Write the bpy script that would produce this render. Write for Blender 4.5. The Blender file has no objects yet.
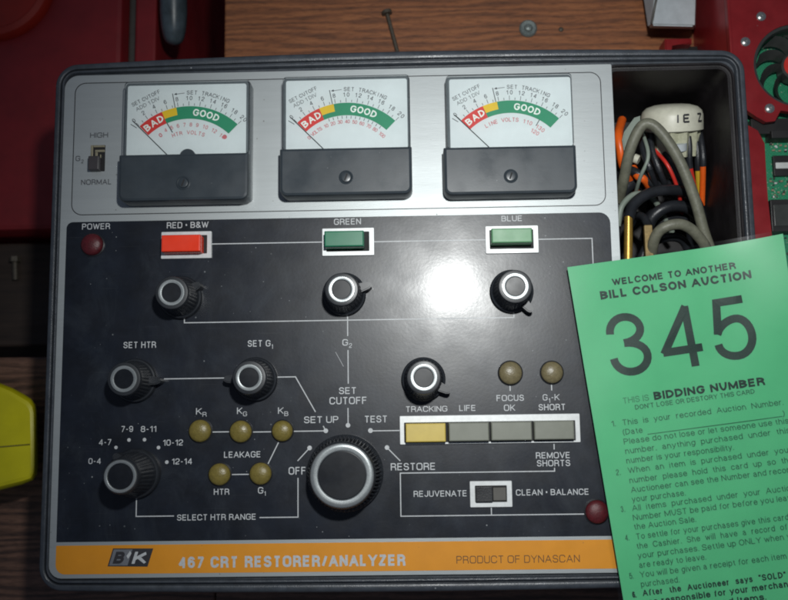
import bpy, bmesh, math, random
from mathutils import Vector, Matrix
random.seed(7)
scene = bpy.context.scene
COL = scene.collection
PI = math.pi

# ------------------------------------------------------------------ camera solve (measured from the photo)
F, NX, NY, ROLL, H = 930.0, 415.0, 422.0, 0.014, 0.5
_d = Vector(((NX-394)/F, -(NY-300)/F, -1)).normalized()
Zc = -_d
Xc = Vector((math.cos(ROLL), math.sin(ROLL), 0)); Xc = (Xc - Xc.dot(Zc)*Zc).normalized()
Yc = Zc.cross(Xc)
R = Matrix((Xc, Yc, Zc))            # camera -> world

def at(px, py, z=0.0):
    """point of the plane z (mm above the panel) seen at photo pixel (px,py)"""
    w = R @ Vector(((px-394)/F, -(py-300)/F, -1))
    k = (z/1000.0 - H)/w.z
    return Vector((w.x*k, w.y*k, z/1000.0))

def mm(v): return v/1000.0

# ------------------------------------------------------------------ materials
def srgb(r, g, b):
    f = lambda c: (c/255/12.92) if c/255 <= .04045 else ((c/255+.055)/1.055)**2.4
    return (f(r), f(g), f(b))

def newmat(name):
    m = bpy.data.materials.new(name); m.use_nodes = True
    nt = m.node_tree; b = nt.nodes['Principled BSDF']
    return m, nt, b

def N(nt, typ, **kw):
    n = nt.nodes.new(typ)
    for k, v in kw.items():
        if k in n.inputs.keys(): n.inputs[k].default_value = v
        else: setattr(n, k, v)
    return n

def posmm(nt, scale=(1, 1, 1)):
    g = N(nt, 'ShaderNodeNewGeometry'); v = N(nt, 'ShaderNodeVectorMath', operation='MULTIPLY')
    v.inputs[1].default_value = (1000*scale[0], 1000*scale[1], 1000*scale[2])
    nt.links.new(g.outputs['Position'], v.inputs[0]); return v.outputs[0]

def ramp(nt, fac, stops):
    r = N(nt, 'ShaderNodeValToRGB'); e = r.color_ramp.elements
    while len(e) < len(stops): e.new(.5)
    for i, (p, c) in enumerate(stops):
        e[i].position = p; e[i].color = (c, c, c, 1) if not hasattr(c, '__len__') else (*c, 1)
    nt.links.new(fac, r.inputs[0]); return r.outputs[0]

def mix(nt, fac, a, b):
    m = N(nt, 'ShaderNodeMix', data_type='RGBA')
    if hasattr(fac, 'is_output'): nt.links.new(fac, m.inputs[0])
    else: m.inputs[0].default_value = fac
    for s, i in ((a, 6), (b, 7)):
        if hasattr(s, 'is_output'): nt.links.new(s, m.inputs[i])
        else: m.inputs[i].default_value = (*s, 1)
    return m.outputs[2]

def M_(name, col, rough=.5, metal=0., var=.12, vscale=.15, bump=.0, bscale=2., dust=0., spec=.5, coat=0., stretch=(1, 1, 1), rvar=.08, dcol=(.35, .37, .38), crough=.12, smudge=0.):
    m, nt, b = newmat(name)
    P = posmm(nt, stretch)
    n = N(nt, 'ShaderNodeTexNoise', Scale=vscale, Detail=6., Roughness=.65); nt.links.new(P, n.inputs['Vector'])
    f = ramp(nt, n.outputs[0], [(.3, 0.), (.7, 1.)])
    lo = tuple(c*(1-var) for c in col); hi = tuple(min(1, c*(1+var)) for c in col)
    c = mix(nt, f, lo, hi)
    if dust:
        v = N(nt, 'ShaderNodeTexVoronoi', Scale=.22); nt.links.new(posmm(nt), v.inputs['Vector'])
        n2 = N(nt, 'ShaderNodeTexNoise', Scale=.05, Detail=3.); nt.links.new(posmm(nt), n2.inputs['Vector'])
        mm_ = N(nt, 'ShaderNodeMath', operation='MULTIPLY'); nt.links.new(v.outputs['Distance'], mm_.inputs[0])
        sub = N(nt, 'ShaderNodeSeparateColor'); nt.links.new(v.outputs['Color'], sub.inputs[0])
        ad = N(nt, 'ShaderNodeMath', operation='MULTIPLY_ADD'); nt.links.new(sub.outputs[0], ad.inputs[0]); ad.inputs[1].default_value = 1.6; ad.inputs[2].default_value = .5
        nt.links.new(ad.outputs[0], mm_.inputs[1])
        d = ramp(nt, mm_.outputs[0], [(.035*dust, 1.), (.07*dust, 0.)])
        k = ramp(nt, n2.outputs[0], [(.42, 0.), (.6, .8)])
        mu = N(nt, 'ShaderNodeMath', operation='MULTIPLY'); nt.links.new(d, mu.inputs[0]); nt.links.new(k, mu.inputs[1])
        c = mix(nt, mu.outputs[0], c, dcol)
    if smudge:                                   # dusty smears and fine wipe marks
        sm = N(nt, 'ShaderNodeTexNoise', Scale=.035, Detail=9., Roughness=.75, Distortion=.8); nt.links.new(posmm(nt, (1, .6, 1)), sm.inputs['Vector'])
        sf = ramp(nt, sm.outputs[0], [(.50, 0.), (.72, smudge)])
        c = mix(nt, sf, c, (.04, .050, .062))
        w = N(nt, 'ShaderNodeTexNoise', Scale=1.6, Detail=2.); nt.links.new(posmm(nt, (.02, 1, 1)), w.inputs['Vector'])
        wf = ramp(nt, w.outputs[0], [(.70, 0.), (.76, .22)])
        c = mix(nt, wf, c, (.06, .065, .07))
        cw = N(nt, 'ShaderNodeMath', operation='MULTIPLY_ADD'); nt.links.new(mu.outputs[0], cw.inputs[0]); cw.inputs[1].default_value = -coat; cw.inputs[2].default_value = coat
        nt.links.new(cw.outputs[0], b.inputs['Coat Weight'])
    nt.links.new(c, b.inputs['Base Color'])
    n3 = N(nt, 'ShaderNodeTexNoise', Scale=.06, Detail=5.); nt.links.new(P, n3.inputs['Vector'])
    rr_ = N(nt, 'ShaderNodeMapRange'); nt.links.new(n3.outputs[0], rr_.inputs[0])
    rr_.inputs[1].default_value = .3; rr_.inputs[2].default_value = .7
    rr_.inputs[3].default_value = max(.03, rough-rvar); rr_.inputs[4].default_value = min(1, rough+rvar)
    nt.links.new(rr_.outputs[0], b.inputs['Roughness'])
    b.inputs['Metallic'].default_value = metal
    b.inputs['Specular IOR Level'].default_value = spec
    b.inputs['Coat Weight'].default_value = coat;  b.inputs['Coat Roughness'].default_value = crough
    if bump:
        n4 = N(nt, 'ShaderNodeTexNoise', Scale=bscale, Detail=4.); nt.links.new(P, n4.inputs['Vector'])
        bp = N(nt, 'ShaderNodeBump', Strength=bump, Distance=.0003); nt.links.new(n4.outputs[0], bp.inputs['Height'])
        nt.links.new(bp.outputs[0], b.inputs['Normal'])
        if coat: nt.links.new(bp.outputs[0], b.inputs['Coat Normal'])
    return m

MT = {}
def build_mats():
    g = MT
    g['case'] = M_('moulded grey black plastic', (.052, .060, .072), .36, var=.25, bump=.35, bscale=1.5, dust=.9, rvar=.1)
    g['alu'] = M_('satin aluminium', (.42, .45, .455), .46, metal=.5, rvar=.02, var=.04, vscale=.4, bump=.12, bscale=3., dust=1.1, stretch=(.06, 1, 1), dcol=(.10, .09, .08))
    g['panel'] = M_('satin black lacquer', (.007, .010, .017), .35, var=.45, vscale=.05, bump=.05, bscale=.6, dust=.95, spec=.42, rvar=.04, coat=.18, crough=.17, smudge=.4)
    g['orange'] = M_('orange band paint', (.72, .28, .010), .5, var=.05, vscale=.08, dust=.8, dcol=(.15, .1, .05))
    g['whiteprint'] = M_('white screen print', (.52, .54, .55), .5, var=.14, vscale=.7)
    g['darkprint'] = M_('dark print', (.03, .03, .035), .5)
    g['brownprint'] = M_('brown print on orange', (.14, .065, .02), .5, var=.2, vscale=.6)
    g['greyprint'] = M_('grey print', (.07, .075, .085), .5)
    g['fadedprint'] = M_('faded print', (.16, .17, .19), .5)
    g['groove'] = M_('engraved outline', (.02, .022, .025), .5)
    g['blackplastic'] = M_('black plastic', (.017, .018, .021), .34, var=.3, bump=.2, bscale=1.2, dust=.8)
    g['meterblack'] = M_('black meter cover', (.036, .046, .055), .34, var=.12, vscale=.1, bump=.03, bscale=1.5, dust=.7)
    g['housing'] = M_('grey clear plastic housing', (.13, .15, .16), .25, var=.1)
    g['face'] = M_('white scale paper', (.66, .72, .73), .5, var=.03)
    g['sred'] = M_('scale red', (.62, .035, .03), .5, var=.05)
    g['sgreen'] = M_('scale green', (.015, .25, .125), .5, var=.05)
    g['syellow'] = M_('scale yellow', (.75, .50, .015), .5, var=.05)
    g['redprint'] = M_('red print', (.55, .14, .16), .5)
    g['facewhite'] = M_('white lettering', (.8, .85, .8), .5)
    g['chrome'] = M_('spun aluminium ring', (.33, .355, .36), .34, metal=.6, var=.1, vscale=1., bump=.1, bscale=6.)
    g['capred'] = M_('red button plastic', (.86, .050, .016), .3, var=.05, vscale=.2)
    g['capredside'] = M_('pale red button end', (.55, .22, .18), .4)
    g['capgreen'] = M_('green button plastic', (.012, .17, .085), .32, var=.08)
    g['capgreen2'] = M_('pale green button plastic', (.12, .31, .15), .4, var=.1)
    g['capyellow'] = M_('yellow button plastic', (.62, .47, .10), .42, var=.07)
    g['capgrey'] = M_('olive grey button plastic', (.20, .21, .17), .4, var=.07)
    g['bezel'] = M_('silver white button bezel', (.68, .70, .70), .4, metal=.2, var=.08, vscale=.5, dust=.9, dcol=(.2, .2, .18))
    g['recess'] = M_('dark recess', (.008, .008, .009), .7)
    g['amber'] = M_('amber lamp lens', (.185, .145, .034), .36, var=.2, vscale=.6, bump=.4, bscale=1.2)
    g['amberdull'] = M_('dull amber lamp lens', (.18, .15, .08), .36, var=.2, vscale=.6, bump=.4, bscale=1.2)
    g['redlens'] = M_('dark red lamp lens', (.085, .008, .012), .45, var=.3, vscale=.6, bump=.4, bscale=1.2)
    g['brass'] = M_('brass', (.52, .32, .07), .32, metal=.7, var=.15, vscale=.5, bump=.15)
    g['brassdull'] = M_('tarnished brass', (.24, .17, .07), .5, metal=.5, var=.3, vscale=.5)
    g['beige'] = M_('beige metal bracket', (.32, .29, .20), .45, metal=.4)
    g['switchbrown'] = M_('dark switch slider', (.05, .045, .048), .45)
    g['card'] = M_('green card', (.10, .48, .23), .42, var=.035, vscale=.03, coat=.35, rvar=.03)
    g['cardink'] = M_('black toner', (.018, .045, .034), .40, var=.25, vscale=1.2)
    g['cardinkthin'] = M_('thin black toner', (.022, .12, .062), .45, var=.25, vscale=1.2)
    g['cardinklight'] = M_('light toner', (.04, .20, .10), .45, var=.25, vscale=1.2)
    g['greycable'] = M_('grey rubber cable', (.155, .155, .115), .5, var=.25, vscale=.25, bump=.4, bscale=.8)
    g['blackcable'] = M_('black rubber cable', (.018, .020, .024), .34, var=.3, bump=.3)
    g['socket'] = M_('aged white socket', (.62, .61, .50), .45, var=.1, vscale=.3)
    g['socketbody'] = M_('cream socket body', (.42, .42, .30), .5, var=.2, vscale=.4)
    g['orangewire'] = M_('orange sleeve', (.80, .12, .012), .4)
    g['redwire'] = M_('red sleeve', (.60, .03, .02), .4)
    g['yellowwire'] = M_('yellow sleeve', (.6, .4, .03), .4)
    g['tab'] = M_('grey green plastic tab', (.22, .26, .22), .5)
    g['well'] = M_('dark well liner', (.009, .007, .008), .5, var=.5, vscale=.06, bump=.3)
    g['redplate'] = M_('red anodised shroud', (.30, .018, .022), .36, metal=.35, var=.12, vscale=.1, dust=.6)
    g['redpaint'] = M_('dark red paint', (.23, .012, .015), .55, var=.25, vscale=.02)
    g['redbright'] = M_('red drum lid', (.36, .018, .006), .5, var=.15, vscale=.03)
    g['yellow'] = M_('yellow plastic', (.66, .60, .006), .42, var=.08, vscale=.05)
    g['greybox'] = M_('grey plastic', (.48, .52, .54), .5, var=.1)
    g['greydark'] = M_('grey plastic seam', (.09, .085, .075), .5)
    g['knobblack'] = M_('matt black knob plastic', (.022, .025, .030), .38, var=.2)
    g['knobcap'] = M_('dark knob insert', (.008, .010, .014), .36, var=.25, vscale=.3, spec=.35)
    g['olive'] = M_('olive seam shadow line', (.20, .18, .01), .5)
    g['steel'] = M_('steel', (.42, .43, .42), .3, metal=.8, var=.3, vscale=1.)
    g['rust'] = M_('rusty nail', (.10, .085, .065), .55, metal=.4, var=.4, vscale=1.)
    g['galv'] = M_('galvanised disc', (.20, .23, .22), .45, metal=.5, var=.4, vscale=.8)
    g['bluegrey'] = M_('blue grey plastic', (.075, .10, .115), .3, var=.4, vscale=.1)
    g['floor'] = M_('dark floor', (.018, .014, .012), .8, var=.4, vscale=.01)
    g['darkwood'] = M_('dark stained wood', (.032, .020, .014), .7, var=.4, vscale=.2, stretch=(.1, 1, 1))
    g['component'] = M_('black chip', (.015, .014, .014), .45)
    g['smd'] = M_('tan component', (.30, .24, .16), .4)
    g['silverlabel'] = M_('white label', (.6, .62, .6), .4)
    g['fan'] = M_('dark fan plastic', (.045, .048, .045), .35, var=.2)
    # printed circuit board
    m, nt, b = newmat('green circuit board')
    v = N(nt, 'ShaderNodeTexBrick', Scale=.25); nt.links.new(posmm(nt), v.inputs['Vector'])
    v.inputs['Mortar Size'].default_value = .03; v.inputs['Color1'].default_value = (.01, .17, .075, 1); v.inputs['Color2'].default_value = (.014, .21, .10, 1); v.inputs['Mortar'].default_value = (.04, .30, .16, 1)
    w = N(nt, 'ShaderNodeTexVoronoi', Scale=.55); nt.links.new(posmm(nt), w.inputs['Vector'])
    d = ramp(nt, w.outputs['Distance'], [(.2, 1.), (.28, 0.)])
    nn = N(nt, 'ShaderNodeTexNoise', Scale=.14); nt.links.new(posmm(nt), nn.inputs['Vector'])
    k = ramp(nt, nn.outputs[0], [(.48, 0.), (.55, .8)])
    mu = N(nt, 'ShaderNodeMath', operation='MULTIPLY'); nt.links.new(d, mu.inputs[0]); nt.links.new(k, mu.inputs[1])
    nt.links.new(mix(nt, mu.outputs[0], v.outputs[0], (.32, .36, .28)), b.inputs['Base Color']); b.inputs['Roughness'].default_value = .4
    g['pcb'] = m
    # wood
    def wood(name, a, bc, c, seed):
        m, nt, b = newmat(name)
        P = posmm(nt, (.014, .11, .11))
        off = N(nt, 'ShaderNodeVectorMath', operation='ADD'); off.inputs[1].default_value = (seed, seed, 0); nt.links.new(P, off.inputs[0])
        n1 = N(nt, 'ShaderNodeTexNoise', Scale=1.4, Detail=7., Roughness=.62, Distortion=1.1); nt.links.new(off.outputs[0], n1.inputs['Vector'])
        wv = N(nt, 'ShaderNodeTexWave', wave_type='BANDS', bands_direction='Y', Scale=.55, Distortion=11., Detail=4.); wv.inputs['Detail Scale'].default_value = 1.2
        nt.links.new(off.outputs[0], wv.inputs['Vector'])
        f = mix(nt, .30, n1.outputs[0], wv.outputs['Color'])
        col = ramp(nt, f, [(.28, a), (.5, bc), (.72, c)])
        n2 = N(nt, 'ShaderNodeTexNoise', Scale=12., Detail=3.); nt.links.new(off.outputs[0], n2.inputs['Vector'])
        fi = ramp(nt, n2.outputs[0], [(.38, .70), (.5, 1.)])
        mm2 = N(nt, 'ShaderNodeMix', data_type='RGBA', blend_type='MULTIPLY'); mm2.inputs[0].default_value = 1.
        nt.links.new(col, mm2.inputs[6]); nt.links.new(fi, mm2.inputs[7])
        nt.links.new(mm2.outputs[2], b.inputs['Base Color']); b.inputs['Roughness'].default_value = .5
        bp = N(nt, 'ShaderNodeBump', Strength=.25, Distance=.0004); nt.links.new(n2.outputs[0], bp.inputs['Height']); nt.links.new(bp.outputs[0], b.inputs['Normal'])
        return m
    g['wood'] = wood('orange brown oak', (.16, .060, .026), (.27, .096, .036), (.36, .135, .050), 3.)
    g['wood_dim'] = wood('table wood dimmed for weak flash', (.06, .032, .024), (.14, .072, .048), (.21, .11, .075), 9.)  # darker brown puts the weaker flash on these boards into the colour
    # clear films and lenses
    for nm, ro, base in (('lens', .06, .0), ('film', .13, .0)):
        m, nt, b = newmat('clear '+nm); nt.nodes.remove(b)
        o = nt.nodes['Material Output']
        t = N(nt, 'ShaderNodeBsdfTransparent'); t.inputs[0].default_value = (.95, .96, .96, 1)
        gl = N(nt, 'ShaderNodeBsdfGlossy'); gl.inputs['Roughness'].default_value = ro
        fr = N(nt, 'ShaderNodeFresnel'); fr.inputs[0].default_value = 1.45
        ms = N(nt, 'ShaderNodeMixShader'); nt.links.new(fr.outputs[0], ms.inputs[0]); nt.links.new(t.outputs[0], ms.inputs[1]); nt.links.new(gl.outputs[0], ms.inputs[2])
        nt.links.new(ms.outputs[0], o.inputs[0]); g[nm] = m
build_mats()

# ------------------------------------------------------------------ objects
WORLD = {}
def thing(name, label, cat, loc, group=None):
    o = bpy.data.objects.new(name, None); COL.objects.link(o)
    o.empty_display_size = .01; o.location = loc; WORLD[o.name] = Vector(loc)
    o['label'] = label; o['category'] = cat
    if group: o['group'] = group
    return o

def obj(name, bm, mat, parent=None, label=None, smooth=True, angle=35):
    bmesh.ops.remove_doubles(bm, verts=bm.verts, dist=1e-7)
    bmesh.ops.recalc_face_normals(bm, faces=bm.faces)
    xs = [v.co for v in bm.verts]
    lo = Vector((min(v.x for v in xs), min(v.y for v in xs), min(v.z for v in xs)))
    hi = Vector((max(v.x for v in xs), max(v.y for v in xs), max(v.z for v in xs)))
    c = Vector(((lo.x+hi.x)/2, (lo.y+hi.y)/2, lo.z))
    for v in bm.verts: v.co -= c
    me = bpy.data.meshes.new(name); 
    if smooth:
        for f in bm.faces: f.smooth = len(f.verts) < 7      # big flat caps keep their true normal
        for e in bm.edges:
            if len(e.link_faces) == 2 and e.calc_face_angle(0) > math.radians(angle): e.smooth = False
    bm.to_mesh(me); bm.free()
    me.materials.append(MT[mat])
    o = bpy.data.objects.new(name, me); COL.objects.link(o)
    if parent is not None:
        o.parent = parent; o.location = c - WORLD[parent.name]
    else: o.location = c
    WORLD[o.name] = c
    if label: o['label'] = label
    return o

def tag(o, label, cat, group=None):
    o['label'] = label; o['category'] = cat
    if group: o['group'] = group
    return o
def structure(o): o['kind'] = 'structure'; return o

# ------------------------------------------------------------------ shape helpers (all in metres)
def rr(x0, x1, y0, y1, r, n=6):
    if not hasattr(r, '__len__'): r = (r,)*4          # order: right-top, left-top, left-bottom, right-bottom
    cs = [(x1, y1, -1, -1, 0), (x0, y1, 1, -1, 90), (x0, y0, 1, 1, 180), (x1, y0, -1, 1, 270)]
    out = []
    for (cx, cy, sx, sy, a0), rad in zip(cs, r):
        rad = max(rad, 1e-5)
        for k in range(n+1):
            a = math.radians(a0 + 90*k/n)
            out.append((cx+sx*rad+rad*math.cos(a), cy+sy*rad+rad*math.sin(a)))
    return out

def ins(x0, x1, y0, y1, r, o, n=6):
    if not hasattr(r, '__len__'): r = (r,)*4
    return rr(x0+o, x1-o, y0+o, y1-o, [max(q-o, 2e-5) for q in r], n)

def loft(bm, rings, cap0=True, cap1=True, closed=False):
    R_ = [[bm.verts.new(p) for p in ring] for ring in rings]
    n = len(R_[0]); m = len(R_)
    for i in range(m if closed else m-1):
        a, b = R_[i], R_[(i+1) % m]
        for j in range(n): bm.faces.new((a[j], a[(j+1) % n], b[(j+1) % n], b[j]))
    if cap0: bm.faces.new(R_[0][::-1])
    if cap1: bm.faces.new(R_[-1])
    return R_

def rbox(bm, x0, x1, y0, y1, z0, z1, r=.001, bev=.0005, n=5):
    P = lambda o, z: [(x, y, z) for x, y in ins(x0, x1, y0, y1, r, o, n)]
    loft(bm, [P(0, z0), P(0, z1-bev), P(bev*.3, z1-bev*.3), P(bev, z1)])

def frame(bm, x0, x1, y0, y1, hx0, hx1, hy0, hy1, z0, z1, r=.0005, hr=.0003, bev=.0002):
    A = lambda o, z: [(x, y, z) for x, y in ins(x0, x1, y0, y1, r, o, 3)]
    B = lambda o, z: [(x, y, z) for x, y in ins(hx0, hx1, hy0, hy1, hr, o, 3)]
    loft(bm, [A(0, z0), A(0, z1-bev), A(bev, z1), B(-bev, z1), B(0, z1-bev), B(0, z0)], False, False, True)

def prism(bm, pts, z0, z1, bev=0.):
    a = [bm.verts.new((p[0], p[1], z0)) for p in pts]; b = [bm.verts.new((p[0], p[1], z1)) for p in pts]
    n = len(pts)
    for i in range(n): bm.faces.new((a[i], a[(i+1) % n], b[(i+1) % n], b[i]))
    bm.faces.new(a[::-1]); bm.faces.new(b)
    if bev:
        es = [e for e in bm.edges if e.verts[0] in b and e.verts[1] in b]
        bmesh.ops.bevel(bm, geom=es, offset=bev, segments=2, affect='EDGES')

def lathe(bm, c, prof, n=48, flute=None):
    """prof: (r, z) ; flute=(count, depth, z0, z1)"""
    rings = []
    for (r, z) in prof:
        ring = []
        for k in range(n):
            a = 2*PI*k/n; q = r
            if flute and flute[2] <= z <= flute[3]:
                q = r - flute[1]*(.5+.5*math.cos(flute[0]*a))**2
            ring.append((c[0]+q*math.cos(a), c[1]+q*math.sin(a), c[2]+z))
        rings.append(ring)
    loft(bm, rings)

def sphere_cap(bm, c, r, h, n=28, m=7, base=0.):
    prof = [(r, 0)] + [(r*math.cos(a), base+h*math.sin(a)) for a in [PI/2*i/m for i in range(m)]] + [(r*.03, base+h)]
    lathe(bm, c, prof, n)

def smooth_path(pts, sub=8):
    P = [Vector(p) for p in pts]; P = [2*P[0]-P[1]] + P + [2*P[-1]-P[-2]]
    out = []
    for i in range(1, len(P)-2):
        for k in range(sub):
            t = k/sub; a, b, c, d = P[i-1], P[i], P[i+1], P[i+2]
            out.append(.5*((2*b)+(-a+c)*t+(2*a-5*b+4*c-d)*t*t+(-a+3*b-3*c+d)*t**3))
    out.append(P[-2]); return out

def tube(bm, pts, r, n=14, sub=8, smooth=True):
    P = smooth_path(pts, sub) if smooth else [Vector(p) for p in pts]
    T = [(P[min(i+1, len(P)-1)]-P[max(i-1, 0)]).normalized() for i in range(len(P))]
    u = T[0].orthogonal().normalized(); rings = []
    for i, (p, t) in enumerate(zip(P, T)):
        u = (u - u.dot(t)*t).normalized(); v = t.cross(u)
        q = r(i/(len(P)-1)) if callable(r) else r
        rings.append([tuple(p+q*(math.cos(2*PI*k/n)*u+math.sin(2*PI*k/n)*v)) for k in range(n)])
    loft(bm, rings)

def pp(lst):                        # (px, py, z_mm) -> points
    return [at(*p) for p in lst]

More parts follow.
